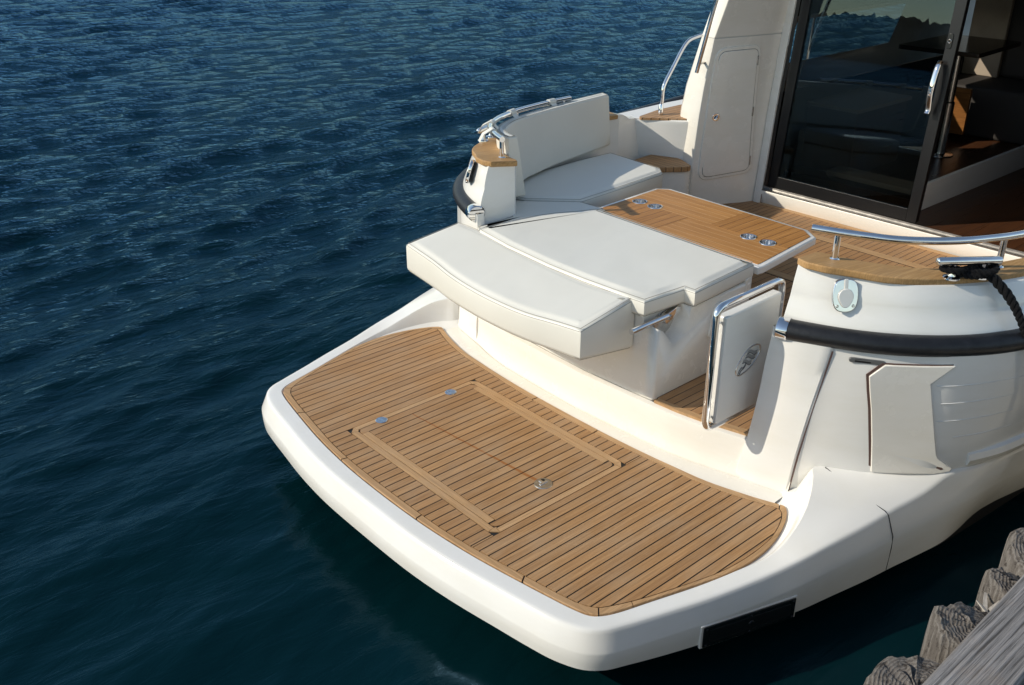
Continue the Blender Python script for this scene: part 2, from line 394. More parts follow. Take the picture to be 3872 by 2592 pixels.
# ----------------------------------------------------------------- water
WZ = -.36
def build_water():
    rng = np.random.default_rng(11)
    th = np.concatenate([np.linspace(R(-40), R(185), 760, endpoint=False), np.linspace(R(185), R(320), 90, endpoint=False)])
    r = [.35]
    while r[-1] < 4500: r.append(r[-1] * (1.0050 if r[-1] < 45 else 1.02) + .002)
    r = np.array(r); nr, nt_ = len(r), len(th)
    X = CAM.x + r[:, None] * np.cos(th)[None]; Y = CAM.y + r[:, None] * np.sin(th)[None]
    dr = np.gradient(r)[:, None]
    dX = np.zeros_like(X); dY = np.zeros_like(X); Z = np.zeros_like(X)
    # slow modulation of the chop: calmer in the lee close to the quay
    lee = np.clip((Y + 1.2) / 6.5, 0, 1)
    gust = .75 + .25 * np.sin(X * .21 + Y * .13 + 1.3) * np.sin(Y * .17 - X * .05 + .4) + .18 * np.sin(X * .53 - Y * .41)
    K = 110
    lam = np.exp(np.concatenate([rng.uniform(math.log(.10), math.log(.42), 58), rng.uniform(math.log(.42), math.log(1.05), 40), rng.uniform(math.log(1.05), math.log(2.4), 12)])); lam.sort()
    for i in range(K):
        L = lam[i]
        spread = 16 if L > .6 else 30
        a = R(-90 + 9 + rng.normal(0, spread)); k = 2 * math.pi / L
        steep = .030 if L < .42 else (.036 if L < 1.05 else .026)
        amp = steep / k
        fade = np.clip(1.6 - dr / (L * .32), 0, 1)
        calm = (.16 + 1.25 * lee) if L < .42 else (.42 + .58 * lee)
        A = amp * fade * calm * gust
        ph = k * (X * math.cos(a) + Y * math.sin(a)) + rng.uniform(0, 6.283) + .6 * np.sin(X * .9 / max(L, .4) ** .5 + i) * np.sin(Y * .7 / max(L, .4) ** .5 + 2 * i)
        Z += A * np.cos(ph); q = .85
        dX -= q * A * math.cos(a) * np.sin(ph); dY -= q * A * math.sin(a) * np.sin(ph)
    co = np.stack([X + dX, Y + dY, Z + WZ], -1).reshape(-1, 3)
    i = np.arange(nr - 1)[:, None] * nt_; j = np.arange(nt_)[None]; j2 = (j + 1) % nt_
    F = np.stack([i + j, i + nt_ + j, i + nt_ + j2, i + j2], -1).reshape(-1, 4)
    # centre disc
    me = bpy.data.meshes.new('water')
    co = np.vstack([co, [[CAM.x, CAM.y, WZ]]]); c = len(co) - 1
    tri = np.stack([np.full(nt_, c), np.arange(nt_), (np.arange(nt_) + 1) % nt_], -1)
    me.vertices.add(len(co)); me.vertices.foreach_set('co', co.astype(np.float32).ravel())
    loops = np.concatenate([F.ravel(), tri.ravel()]).astype(np.int32)
    me.loops.add(len(loops)); me.loops.foreach_set('vertex_index', loops)
    starts = np.concatenate([np.arange(len(F)) * 4, len(F) * 4 + np.arange(len(tri)) * 3]).astype(np.int32)
    me.polygons.add(len(starts)); me.polygons.foreach_set('loop_start', starts)
    me.polygons.foreach_set('use_smooth', np.ones(len(starts), bool))
    me.update(calc_edges=True); me.validate()
    m, nt, b = new_mat('sea_water')
    geo = N(nt, 'ShaderNodeNewGeometry').outputs['Position']
    sh = noise(nt, geo, .35, 3, .5)
    nt.nodes.remove(b); out = nt.nodes['Material Output']
    body = N(nt, 'ShaderNodeBsdfDiffuse'); nt.links.new(mix_c(nt, sh, (.0009, .0105, .0150), (.0009, .0135, .0155)), body.inputs[0])
    refl = N(nt, 'ShaderNodeBsdfGlossy'); refl.inputs[0].default_value = (.34, .64, 1.0, 1); refl.inputs['Roughness'].default_value = .04
    fr = N(nt, 'ShaderNodeFresnel'); fr.inputs[0].default_value = 1.333
    mx = N(nt, 'ShaderNodeMixShader'); nt.links.new(math_n(nt, 'MULTIPLY', fr.outputs[0], .58), mx.inputs[0]); nt.links.new(body.outputs[0], mx.inputs[1]); nt.links.new(refl.outputs[0], mx.inputs[2]); nt.links.new(mx.outputs[0], out.inputs[0])
    sp = N(nt, 'ShaderNodeSeparateXYZ'); nt.links.new(geo, sp.inputs[0])
    lee_n = N(nt, 'ShaderNodeMapRange', interpolation_type='SMOOTHSTEP'); lee_n.inputs[1].default_value = -1.0; lee_n.inputs[2].default_value = 7.0; lee_n.inputs[3].default_value = .16
    nt.links.new(sp.outputs['Y'], lee_n.inputs[0])
    rip = noise(nt, mapping(nt, geo, (3.6, 11, 4), rot=(0, 0, R(9))), 1.0, 6, .62, .6)
    bn = N(nt, 'ShaderNodeBump'); bn.inputs['Strength'].default_value = .95; bn.inputs['Distance'].default_value = .035; nt.links.new(math_n(nt, 'MULTIPLY', rip, lee_n.outputs[0]), bn.inputs['Height'])
    for n_ in (body, refl, fr): nt.links.new(bn.outputs[0], n_.inputs['Normal'])
    me.materials.append(m)
    o = bpy.data.objects.new('water', me); COL.objects.link(o)
    tag(o, 'dark blue green sea with low wind ripples around the boat', 'water', kind='structure')
build_water()

# the wooded shore across the bay (mirrored in the cabin door; unseen rest of the ring added to darken water reflections)
def build_shore():
    rng = np.random.default_rng(5); v = []; f = []; n = 2600
    a = np.linspace(0, R(360), n)
    def ridge(d, h0, seed, rough):
        g = np.random.default_rng(seed); h = np.full(n, h0)
        for k in range(1, 60): h = h + h0 * rough / k ** .85 * np.sin(np.round(k * 2.3) * a + g.uniform(0, 6.28)) * .35
        h += h0 * .035 * g.normal(0, 1, n)
        h[-1] = h[0]; return d + 12 * np.sin(a * 9), h
    for d, h0, sd in ((330, 11, 2), (470, 19, 7)):
        dd, h = ridge(d, h0, sd, .5); k = len(v)
        for i in range(n):
            c, s = math.cos(a[i]), math.sin(a[i])
            for q, z in ((0, WZ - 1), (1.5, h[i] * .5), (4, h[i] * .85), (7, h[i]), (60, h[i] * .9), (130, WZ - 1)):
                v.append((CAM.x + c * (dd[i] + q), CAM.y + s * (dd[i] + q), z))
        for i in range(n - 1):
            for q in range(5): f.append((k + i * 6 + q, k + i * 6 + q + 1, k + i * 6 + 7 + q, k + i * 6 + 6 + q))
    o = obj('wooded_hills', v, f, M['hill'], smooth=0); tag(o, 'dark wooded hills along the far shore, ring continued unseen to darken the water', 'hills', kind='structure')
build_shore()

# ----------------------------------------------------------------- the yacht
boat = empty('motor_yacht', (0, 0, 0), 'white motor yacht moored stern on with teak bathing platform and open cockpit', 'yacht')

# --- plan curves of the bathing platform (half, y >= 0)
T = [(-.174, 0), (-.169, .25), (-.155, .45), (-.135, .63), (-.105, .82), (-.073, 1.0), (-.055, 1.09), (-.035, 1.155), (-.01, 1.182), (.04, 1.207), (.2, 1.255),
     (.41, 1.318), (.565, 1.358), (.725, 1.371), (.86, 1.355), (.99, 1.315), (1.07, 1.275), (1.106, 1.24), (1.19, 1.178), (1.5, 1.53), (1.85, 1.72), (2.6, 1.86), (4, 1.98)]
Rg = [(-.259, 0, 0), (-.256, .29, 0), (-.246, .45, 0), (-.226, .63, 0), (-.196, .82, 0), (-.167, 1.0, 0), (-.143, 1.11, 0), (-.100, 1.205, 0), (-.05, 1.25, 0), (.03, 1.282, -.002), (.2, 1.338, -.003),
      (.4, 1.403, -.001), (.6, 1.458, .005), (.8, 1.51, .022), (1.0, 1.55, .042), (1.2, 1.594, .068), (1.35, 1.622, .088), (1.5, 1.655, .112), (1.657, 1.687, .158), (1.80, 1.742, .164), (2.05, 1.80, .172), (2.6, 1.895, .195), (4, 2.02, .25)]
Cr = {13: (.78, 1.410, .014), 14: (.93, 1.402, .052), 15: (1.04, 1.378, .093), 16: (1.12, 1.345, .124), 17: (1.2, 1.30, .142), 18: (1.262, 1.264, .150), 19: (1.72, 1.70, .158), 20: (2.0, 1.785, .170), 21: (2.58, 1.88, .195), 22: (4, 2.0, .25)}
ZB = [-.180] * 9 + [-.184, -.197, -.203, -.213, -.226, -.230, -.228, -.225, -.22, -.212, -.23, -.23, -.23, -.23]
def rim_sections():
    secs = []
    n = len(T)
    Rh = np.array(Rg)
    for i in range(n):
        t = T[i]; rg = Rh[i]; c = Cr.get(i)
        if c is None: c = (t[0] + .10 * (rg[0] - t[0]), t[1] + .10 * (rg[1] - t[1]), rg[2] - .001)
        a = Rh[max(i - 1, 0)] if i else np.array((Rh[1][0], -Rh[1][1], 0)); b_ = Rh[min(i + 1, n - 1)]
        d = (b_ - a)[:2]; d /= np.linalg.norm(d); o = np.array((-d[1], d[0]))          # outward (aft / to port side y>0)
        if o @ (rg[:2] - np.array((.6, 0))) < 0: o = -o
        O = lambda k, z: (rg[0] + o[0] * k, rg[1] + o[1] * k, z)
        tk = min(1, max(0, (i - 18) / 2)); cz = c[2]; c = np.array(c); zt = -.012 if i < 18 else (0.0 if i == 18 else rg[2] - .004)
        mid = c + (rg - c) * .5; near = c + (rg - c) * (1 - .016 / max(.05, np.linalg.norm(rg - c)))
        lip = c + (np.array((t[0], t[1], zt)) - c) * .12; lip2 = c + (rg - c) * .06
        step = np.array((t[0], t[1], zt)); st2 = step + (c - step) * .45 + (np.array((0, 0, -.004 - .25 * max(0, cz - .0))) if i >= 13 else 0)
        secs.append([(t[0] - o[0] * .05, t[1] - o[1] * .05, -.016), tuple(step), tuple(st2), tuple(lip), (c[0], c[1], c[2] + .0), tuple(lip2), tuple(mid), tuple(near),
                     (rg[0] - o[0] * .004, rg[1] - o[1] * .004, rg[2] - .0012), O(.003, rg[2] - .006), O(.0085, rg[2] - .018), O(.036 - tk * .05, rg[2] * .5 - .082), O(.0385 - tk * .055, rg[2] * .45 - .091), O(.0375 - tk * .09, (ZB[i] - .09 + rg[2] * .4) / 2), O(.034 - tk * .125, ZB[i] + .012), O(.022 - tk * .135, ZB[i]), O(-.16 - tk * .12, ZB[i] - .02)])
    return secs
half = rim_sections()
secs_p = half; secs = [[(p[0], -p[1], p[2]) for p in s] for s in secs_p[::-1]] + secs_p[1:]
# smooth along the rim
def smooth_secs(secs, n=4):
    cols = [catmull([s[k] for s in secs], n) for k in range(len(secs[0]))]
    return [[c[i] for c in cols] for i in range(len(cols[0]))]
platform = obj('swim_platform', *loft(smooth_secs(secs, 4)), M['white'], boat, smooth=32)

sm_ = catmull([(1.290, -1.300, .1515), (1.284, -1.400, .128), (1.283, -1.50, .104), (1.286, -1.600, .083)], 5) + [(1.289, -1.618, .068), (1.300, -1.650, -.03), (1.303, -1.652, -.09), (1.305, -1.648, -.21)]
obj('joint_line', *tube(sm_, .0022, 6), M['caulk'], platform)
# --- teak of the platform
LO_in = [(0, -.138), (.25, -.135), (.365, -.131), (.545, -.114), (.6, -.106), (.8, -.074), (1.0, -.041), (1.1, -.018), (1.138, .003), (1.155, .017), (1.165, .035), (1.2, .108), (1.239, .212), (1.288, .373), (1.322, .50), (1.339, .60), (1.345, .72)]
HI_in = [(0, .909), (.2, .911), (.36, .920), (.5, .931), (.66, .944), (.75, .951), (.85, .961), (.95, .980), (1.04, 1.001), (1.14, 1.034), (1.2, 1.058), (1.237, 1.070), (1.262, 1.05), (1.283, 1.018), (1.315, .94), (1.335, .86), (1.345, .74)]
def itp(tab, y): y = abs(y); return float(np.interp(y, [p[0] for p in tab], [p[1] for p in tab]))
YM = 1.343
HX0, HX1, HY0, HY1 = .005, .825, -.5555, .580                                   # hatch opening
deck = MB(); PIT = .0488; g = .0016
ys = sorted(set([round(HY1 - k * PIT, 5) for k in range(-16, 41)] + [HY0]))
def strip(mb, ya, yb, xa, xb, z=0.0, th=.008):
    n = 4; Y = np.linspace(ya, yb, n); P = [(xa(y), y) for y in Y] + [(xb(y), y) for y in Y[::-1]]
    if max(xb(y) - xa(y) for y in Y) < .004: return
    mb.add(*prism(P, z - th, z))
for a, b_ in zip(ys[:-1], ys[1:]):
    a2, b2 = max(a + g, -YM), min(b_ - g, YM)
    if b2 - a2 < .004: continue
    lo = lambda y: itp(LO_in, y) + .003; hi = lambda y: itp(HI_in, y) - .003
    if a >= HY0 - 1e-4 and b_ <= HY1 + 1e-4:
        strip(deck, a2, b2, lo, lambda y: HX0 - .003); strip(deck, a2, b2, lambda y: HX1 + .003, hi)
    else: strip(deck, a2, b2, lo, hi)
teak_deck = deck.obj('teak_deck', M['deck'], platform, smooth=0)
# caulk bed under all platform teak
bed = T[:18]; fwd = [(1.1, 1.217), (1.07, 1.14), (1.04, 1.04), (1.01, .93), (.995, .85), (.985, .75), (.968, .57), (.956, .35), (.952, .16), (.951, 0)]
bed_out = [(p[0], p[1]) for p in bed] + fwd
full = bed_out + [(p[0], -p[1]) for p in bed_out[::-1]][1:-1]
obj('caulking', *prism(offset_poly(full, .004), -.03, -.0045), M['caulk'], platform, smooth=0)
# margin boards
def margin(name, outer, inner, mat, cuts):
    o_, i_ = resample(catmull(outer, 5), 161), resample(catmull(inner, 5), 161)
    mb = MB()
    for a, b_ in zip(cuts[:-1], cuts[1:]):
        k = [t for t in np.linspace(a, b_, max(3, int((b_ - a) * 60)))]
        L = (b_ - a); e = .0016
        k[0] += e; k[-1] -= e
        P = []; Q = []
        for t in k:
            x = t * 160; j = min(159, int(x)); w = x - j
            p = np.array(o_[j]) * (1 - w) + np.array(o_[j + 1]) * w; q = np.array(i_[j]) * (1 - w) + np.array(i_[j + 1]) * w
            d = (q - p) / np.linalg.norm(q - p); P.append(tuple(p + d * .001)); Q.append(tuple(q - d * .0022))
        n = len(P); v = [(*p, -.012) for p in P] + [(*p, -.002) for p in P] + [(*(np.array(p) + (np.array(q) - np.array(p)) * .05), .0) for p, q in zip(P, Q)] + [(*q, 0) for q in Q] + [(*q, -.008) for q in Q]
        f = []
        for r_ in range(4):
            for c in range(n - 1): f.append((r_ * n + c, r_ * n + c + 1, (r_ + 1) * n + c + 1, (r_ + 1) * n + c))
        for c in (0, n - 1): f.append(tuple(r_ * n + c for r_ in range(5)))
        mb.add(v, f)
    return mb.islands(name, mat, platform, smooth=25)
aft_o = mir([p for p in T[:9]])[::-1] + T[1:9]; aft_i = [(x, -y) for y, x in LO_in[:10]][::-1] + [(x, y) for y, x in LO_in[1:10]]
margin('margin_board', aft_o, aft_i, M['teak_y'], [0, .145, .40, .655, .875, 1])
sd_o = T[8:18] + [(1.1, 1.217)]; sd_i = [(x, y) for y, x in LO_in[9:]] + [(x, y) for y, x in HI_in[11:]][::-1]
margin('margin_board', sd_o, sd_i, M['teak_x'], [0, .20, .48, 1]); margin('margin_board', mir(sd_o), mir(sd_i), M['teak_x'], [0, .12, .46, 1])
fw_o = fwd + mir(fwd)[::-1][1:]; fw_i = [(x, y) for y, x in HI_in[:12]][::-1] + [(x, -y) for y, x in HI_in[1:12]]
margin('margin_board', fw_o, fw_i, M['teak_y'], [0, .42, .60, 1])
# hatch frame, lid, hinges, latch
fr = MB(); c = .036; w = .034; e = .0025
ox0, ox1, oy0, oy1 = HX0, HX1, HY0, HY1
def fq(P): fr.add(*prism(P, -.008, 0.0005))
fq([(ox0 + e, oy0 + c + e), (ox0 + e, oy1 - c - e), (ox0 + w, oy1 - c - e - .004), (ox0 + w, oy0 + c + e + .004)])
fq([(ox1 - e, oy0 + c + e), (ox1 - e, oy1 - c - e), (ox1 - w, oy1 - c - e - .004), (ox1 - w, oy0 + c + e + .004)])
fx = MB()
for y0, s in ((oy0, 1), (oy1, -1)):
    fx.add(*prism([(ox0 + c + e, y0 + s * e), (ox1 - c - e, y0 + s * e), (ox1 - c - e - .004, y0 + s * (w - .002)), (ox0 + c + e + .004, y0 + s * (w - .002))], -.008, 0.0005))
for x0, sx in ((ox0, 1), (ox1, -1)):
    for y0, sy in ((oy0, 1), (oy1, -1)):
        fq([(x0 + sx * e, y0 + sy * (c - .001)), (x0 + sx * (c - .001), y0 + sy * e), (x0 + sx * (c + .004), y0 + sy * (w - .002)), (x0 + sx * (w + .012), y0 + sy * (w + .004)), (x0 + sx * (w - .001), y0 + sy * (c + .006))])
fr.islands('hatch_frame', M['teak_y'], platform, smooth=0); fx.islands('hatch_frame', M['teak_x'], platform, smooth=0)
lx0, lx1, ly0, ly1 = .0435, .7865, -.5185, .5465
hp = MB()
for a, b_ in zip(*(lambda L: (L[:-1], L[1:]))([round(.548 - k * PIT, 5) for k in range(0, 22)] + [ly0])):
    ya, yb = min(a, b_) + g, max(a, b_) - g; ya, yb = max(ya, ly0), min(yb, ly1)
    if yb - ya < .01: continue
    end = (yb > ly1 - .02) or (ya < ly0 + .02)
    xa, xb = (lx0 + .016, lx1 - .016) if end else (.083, .7515)
    if not end: hp.add(*prism([(xa, ya), (xb, ya), (xb, yb), (xa, yb)], -.008, 0))
    else:
        s = 1 if yb > 0 else -1; yo, yi = (yb, ya) if s > 0 else (ya, yb)
        hp.add(*prism([(lx0 + .001, yi), (lx0 + .002, yo - s * .022), (lx0 + .012, yo - s * .006), (lx0 + .03, yo), (lx1 - .03, yo), (lx1 - .012, yo - s * .006), (lx1 - .002, yo - s * .022), (lx1 - .001, yi)], -.008, 0))
hatch = hp.obj('hatch_lid', M['hatch'], platform, smooth=0)
hb = MB()
for x0, x1 in ((lx0, .0795), (.7555, lx1)): hb.add(*prism([(x0, ly0 + .047), (x1, ly0 + .047), (x1, ly1 - .047), (x0, ly1 - .047)], -.008, 0.0))
hb.islands('edge_board', M['teak_y'], hatch, smooth=0)
M['hinge_blue'] = simple('mirror_hinge_plate', (.78, .79, .80), .12, 1.0, var=.25, vscale=60)
for x in (.190, .636):
    h = obj('hinge', *lathe([(0, .003), (.0285, .003), (.031, .0015), (.031, -.003)], (x, .548, 0), seg=28), M['hinge_blue'], hatch, smooth=30)
    sc = MB()
    for k in range(6):
        a = k * math.pi / 3 + .3; sc.add(*lathe([(0, .0042), (.003, .004), (.0044, .0028)], (x + .02 * math.cos(a), .548 + .02 * math.sin(a), 0), seg=8))
    sc.islands('screw', M['steel'], h)
lt = obj('latch', *lathe([(0, .0025), (.034, .003), (.042, .0022), (.0445, -.002)], (.4225, -.411, 0), seg=36), M['steel'], hatch)
kh = MB(); kh.add(*prism([(.400, -.418), (.445, -.418), (.445, -.406), (.430, -.404), (.430, -.385), (.416, -.385), (.416, -.404), (.400, -.406)], .0028, .0062))
kh.obj('latch_handle', M['chrome'], lt, bevel=.0015)
obj('latch_recess', *lathe([(0, .0035), (.011, .0035)], (.436, -.392, 0), seg=16), M['blackp'], lt)

# --- ledge and step up to the cockpit
GX = [(0, 1.033), (.3, 1.044), (.45, 1.052), (.6, 1.062), (.73, 1.083), (.8, 1.10), (.94, 1.136), (1.075, 1.166), (1.18, 1.192)]
TF = [(0, .951), (.16, .952), (.35, .956), (.57, .968), (.75, .985), (.85, .995), (.93, 1.01), (1.04, 1.04), (1.14, 1.07), (1.2, 1.098), (1.25, 1.10)]
yy = np.linspace(-1.19, 1.19, 61)
secs = []
for y in yy:
    xg = itp(GX, y); xt = itp(TF, y)
    k = min(1, max(0, (1.19 - abs(y)) / .2))
    secs.append([(xt - .03, y, -.014), (xt + .004, y, -.011), (xt + .02, y, -.006), (xg - .022, y, -.004), (xg - .006, y, -.005), (xg - .004, y, -.012), (xg + .003, y, -.012), (xg + .003, y, .003), (xg + .010, y, .02), (xg + .019, y, .06), (xg + .025, y, .12), (xg + .028, y, .165), (xg + .034, y, .182), (xg + .05, y, .189), (xg + .06, y, .189)])
step = obj('transom_step', *loft(secs), M['cream'], boat, smooth=40)
# strip of ledge left and right of the step down to the wing
# --- cockpit sole
def lipx(y): return itp(GX, y) + .052
Yf = np.linspace(-1.0, 1.3, 40)
sole = obj('cockpit_floor', *prism([(lipx(y) + .04, y) for y in Yf] + [(3.6, 1.45), (4.135, 1.12), (4.135, -1.12), (3.6, -1.45), (1.6, -1.3), (1.24, -1.0)], .17, .2), M['cockpit'], boat, smooth=0)
fb = MB()
Ye = np.linspace(-.985, -.462, 30)
fb.add(*prism([(lipx(y) + .002, y) for y in Ye] + [(lipx(y) + .038, y) for y in Ye[::-1]], .18, .2025))
fb.add(*box(3.72, 3.79, -.95, .78, .19, .2035)); fb.add(*box(4.085, 4.13, -1.05, 1.08, .19, .2032)); fb.add(*box(2.92, 2.99, -.9, .55, .19, .2033))
fb.add(*prism([(3.79, .78), (3.72, .78), (3.60, 1.0), (3.66, 1.02)], .19, .2034))
fb.islands('margin_board', M['teak_y'], sole, smooth=0)
MB().add(*box(3.714, 3.796, -.956, .786, .19, .2012)).add(*box(2.914, 2.996, -.906, .556, .19, .2012)).islands('floor_caulk', M['caulk'], sole, smooth=0)
fl = obj('floor_latch', *prism(rounded([(3.735, .60), (3.785, .60), (3.785, .50), (3.735, .50)], .02), .2, .207), M['chrome'], sole, bevel=.002)

# --- coamings (quarters), mirrored
K = [(1.310, 1.016, 1.016), (1.335, 1.085, 1.012), (1.365, 1.151, 1.008), (1.445, 1.300, .997), (1.552, 1.435, .988), (1.756, 1.574, .974), (2.004, 1.668, .960), (2.5, 1.775, .93), (2.8, 1.82, .915), (3.15, 1.85, .90)]
F = [(1.208, 1.030), (1.247, 1.165), (1.30, 1.285), (1.375, 1.405), (1.49, 1.540), (1.64, 1.668), (1.83, 1.765), (2.2, 1.885), (2.6, 1.96), (3.2, 2.02)]
INN = [(1.49, .995), (1.52, 1.02), (1.552, 1.14), (1.642, 1.30), (1.748, 1.41), (1.9, 1.483), (2.1, 1.545), (2.6, 1.66), (3.12, 1.69)]
ZCX, ZCZ = [1.31, 1.45, 1.55, 1.7, 2.1, 2.6, 3.15, 4], [1.046, 1.026, 1.018, 1.007, .985, .958, .93, .92]
zc = lambda x, y=0: float(np.interp(x, ZCX, ZCZ))
RAILP = [(1.402, 1.003), (1.45, 1.111), (1.5, 1.202), (1.55, 1.282), (1.6, 1.341), (1.65, 1.386), (1.7, 1.426), (1.8, 1.488), (1.9, 1.533), (2.0, 1.572), (2.34, 1.657), (2.62, 1.700)]
RAIL = [(x, y, float(np.interp(x, [1.4, 1.55, 1.75, 2.05, 2.6, 3.0], [1.158, 1.148, 1.141, 1.133, 1.115, 1.10]))) for x, y in RAILP]
def coam(sgn):
    m_ = (lambda P: [(p[0], p[1] * sgn, *p[2:]) for p in P])
    nK = catmull(K, 4); nF = catmull([(*p, 0) for p in F], 4)
    secs = []
    for i, (k, f_) in enumerate(zip(nK, nF)):
        t = i / (len(nK) - 1); k = np.array(k); f_ = np.array(f_)
        d = np.array(nF[min(i + 1, len(nF) - 1)]) - np.array(nF[max(i - 1, 0)]); o = np.array((-d[1], d[0])); o[0], o[1] = -abs(d[1]), abs(d[0]); o = o[:2] / np.linalg.norm(o[:2])
        a = k[:2]; b2 = f_[:2] - o * .040
        nz = .905 if t < .5 else .905 - (t - .5) * .12; n_ = a + (b2 - a) * .38 + o * .006
        n2 = a + (b2 - a) * .44 + o * .0028
        h1 = a + (b2 - a) * .88 + o * .001; h0 = b2
        s = [(a[0] + o[0] * -.03, a[1] - o[1] * .03, k[2] + .01), (a[0], a[1], k[2])]
        mid = a + (n_ - a) * .5 + o * .003
        s += [(mid[0], mid[1], (k[2] + nz) / 2), (n_[0], n_[1], nz), (n2[0], n2[1], nz - .016), ((n2[0] + h1[0]) / 2 + o[0] * .002, (n2[1] + h1[1]) / 2 + o[1] * .002, .85), (h1[0], h1[1], .812), (h0[0] - o[0] * .003, h0[1] - o[1] * .003, .795), (h0[0] - o[0] * .006, h0[1] - o[1] * .006, .76), (h0[0], h0[1], .70)]
        secs.append(s)
    mb = MB(); mb.add(*loft([m_(s) for s in secs]))
    # inner wall: from the aft edge forward
    e = secs[0][1:]
    E_ = [(p[0], p[1], p[2]) for p in e] + [(1.203, .985, .55), (1.205, .972, .35), (1.206, .966, .19)]
    zs = [p[2] for p in E_]
    inn = [E_] + [[(x + (.0 if z > .5 else 0), y, min(z, 1.03)) for z in zs] for x, y in INN]
    inn = [E_, [(p[0] + .02, p[1] - .004 if p[2] > .7 else p[1] - .004, p[2]) for p in E_]] + [[(x, y, min(z, zc(x) - .02)) for z in zs] for x, y in catmull([(a, b) for a, b in INN], 3)]
    mb.add(*loft([m_(s) for s in inn]))
    c = mb.obj('coaming', M['white'], boat, smooth=34)
    # transom quarter panel below the rub rail, between the gate and the brown seam
    SEAM = [(1.193, 1.178, -.012), (1.204, 1.184, .1), (1.215, 1.190, .2), (1.243, 1.208, .42), (1.262, 1.226, .58), (1.272, 1.240, .70), (1.277, 1.246, .76)]
    INE = [(1.141, .945, -.012), (1.150, .955, .1), (1.172, .962, .19), (1.203, .974, .42), (1.205, .985, .58), (1.207, .998, .70), (1.208, 1.0, .76)]
    secs = []
    for s_, i_ in zip(SEAM, INE):
        s_ = np.array(s_); i_ = np.array(i_); row = [i_ + np.array((.05, -.004, 0)), i_ + np.array((.02, -.004, 0))]
        for t in np.linspace(0, 1, 9): row.append(i_ + (s_ - i_) * t + np.array((-.018, .0, 0)) * math.sin(math.pi * t) * (.25 + s_[2]))
        row += [s_ + np.array((.008, .004, 0)), s_ + np.array((.03, .012, 0))]
        secs.append([tuple(p) for p in row])
    mb = MB(); mb.add(*loft([m_(s) for s in smooth_secs(secs, 3)]))
    q = mb.obj('transom_panel', M['white'], boat, smooth=40)
    sm = catmull([(p[0] + .014, p[1] + .008, p[2] + .004) for p in SEAM[:-1]], 4)
    obj('seam_strip', *tube(m_(sm), .004, 6), M['seal'], q)
    # hull side below the rail
    TOP = [(1.285, 1.238), (1.30, 1.26), (1.35, 1.345), (1.40, 1.425), (1.5, 1.545), (1.6, 1.642), (1.8, 1.755), (2.1, 1.865), (2.6, 1.95), (4, 2.04), (6.5, 1.9), (8.6, 1.2), (9.8, 0)]
    BOT = [(1.205, 1.176), (1.235, 1.21), (1.30, 1.31), (1.395, 1.438), (1.5, 1.545), (1.6, 1.638), (1.8, 1.735), (2.1, 1.80), (2.6, 1.88), (4, 2.0), (6.5, 1.8), (8.3, 1.0), (9.3, 0)]
    LOW = [(1.25, 1.18), (1.3, 1.22), (1.36, 1.28), (1.45, 1.38), (1.55, 1.48), (1.66, 1.60), (1.8, 1.645), (2.1, 1.68), (2.6, 1.735), (4, 1.8), (6.5, 1.5), (8.0, .7), (8.7, 0)]
    ct, cb, cl = (catmull(P, 4) for P in (TOP, BOT, LOW))
    zt = lambda x: .760 + max(0, x - 2.6) * .05
    rows = [[(a[0], a[1], zt(a[0])) for a in ct], [(a[0] * .67 + b[0] * .33, a[1] * .67 + b[1] * .33, .52) for a, b in zip(ct, cb)], [(a[0] * .33 + b[0] * .67, a[1] * .33 + b[1] * .67, .3) for a, b in zip(ct, cb)], [(b[0], b[1], .1 + max(0, b[0] - 1.657) * .05) for b in cb],
            [(b[0], b[1] - .004, .02) for b in cb], [(b[0] * .4 + l[0] * .6, b[1] * .4 + l[1] * .6, -.12) for b, l in zip(cb, cl)], [(l[0], l[1], -.24) for l in cl]]
    h = obj('hull_side', *loft([m_(r) for r in rows]), M['white'], boat, smooth=35)
    obj('antifouling', *loft([m_([(l[0], l[1], -.24) for l in cl]), m_([(l[0], l[1] * .96, -.7) for l in cl])]), M['antifoul'], h)
    # spray rail and stripe grooves
    sr = catmull([(1.74, 1.70, .205), (1.9, 1.765, .212), (2.2, 1.825, .222), (2.7, 1.90, .245), (4, 2.02, .30), (6.5, 1.83, .42)], 5)
    obj('spray_rail', *tube(m_(sr), .04, 8, squash=(.95, .8)), M['white'], h, smooth=25)
    wl = lambda z, x0: m_([(a[0] * (z - .1) / .7 + b[0] * (.8 - z) / .7, a[1] * (z - .1) / .7 + b[1] * (.8 - z) / .7 + .0005, z + .004 * a[0]) for a, b in zip(ct, cb) if x0 < a[0] < 6])
    gv = MB()
    for z, x0 in ((.580, 1.53), (.496, 1.55), (.41, 1.56), (.325, 1.62)): gv.add(*tube(wl(z, x0), .0026, 5))
    gv.islands('moulded_line', M['white'], h)
    # deck edge cover aft of cabin
    # rub rail
    rr = catmull([(1.222, 1.030, .757), (1.255, 1.118, .757), (1.30, 1.218, .757), (1.37, 1.345, .757), (1.46, 1.465, .757), (1.56, 1.565, .757), (1.7, 1.668, .757), (1.85, 1.745, .757), (2.2, 1.855, .76), (2.6, 1.93, .765), (3.2, 1.995, .78), (5, 2.02, .85), (7, 1.75, 1.0)], 6)
    ru = obj('rub_rail', *tube(m_(rr), .045, 18, squash=(1.0, 1.12)), M['rubber'], boat)
    p0, p1 = np.array(rr[0]), np.array(rr[2]); d = (p1 - p0) / np.linalg.norm(p1 - p0)
    pc = [tuple(p0 - d * .018), tuple(p0 - d * .012), tuple(p0 + d * .03), tuple(p0 + d * .034)]
    obj('end_cap', *tube(m_(pc), .047, 18, rads=[.042, .048, .049, .047], squash=(1.0, 1.12)), M['chrome'], ru)
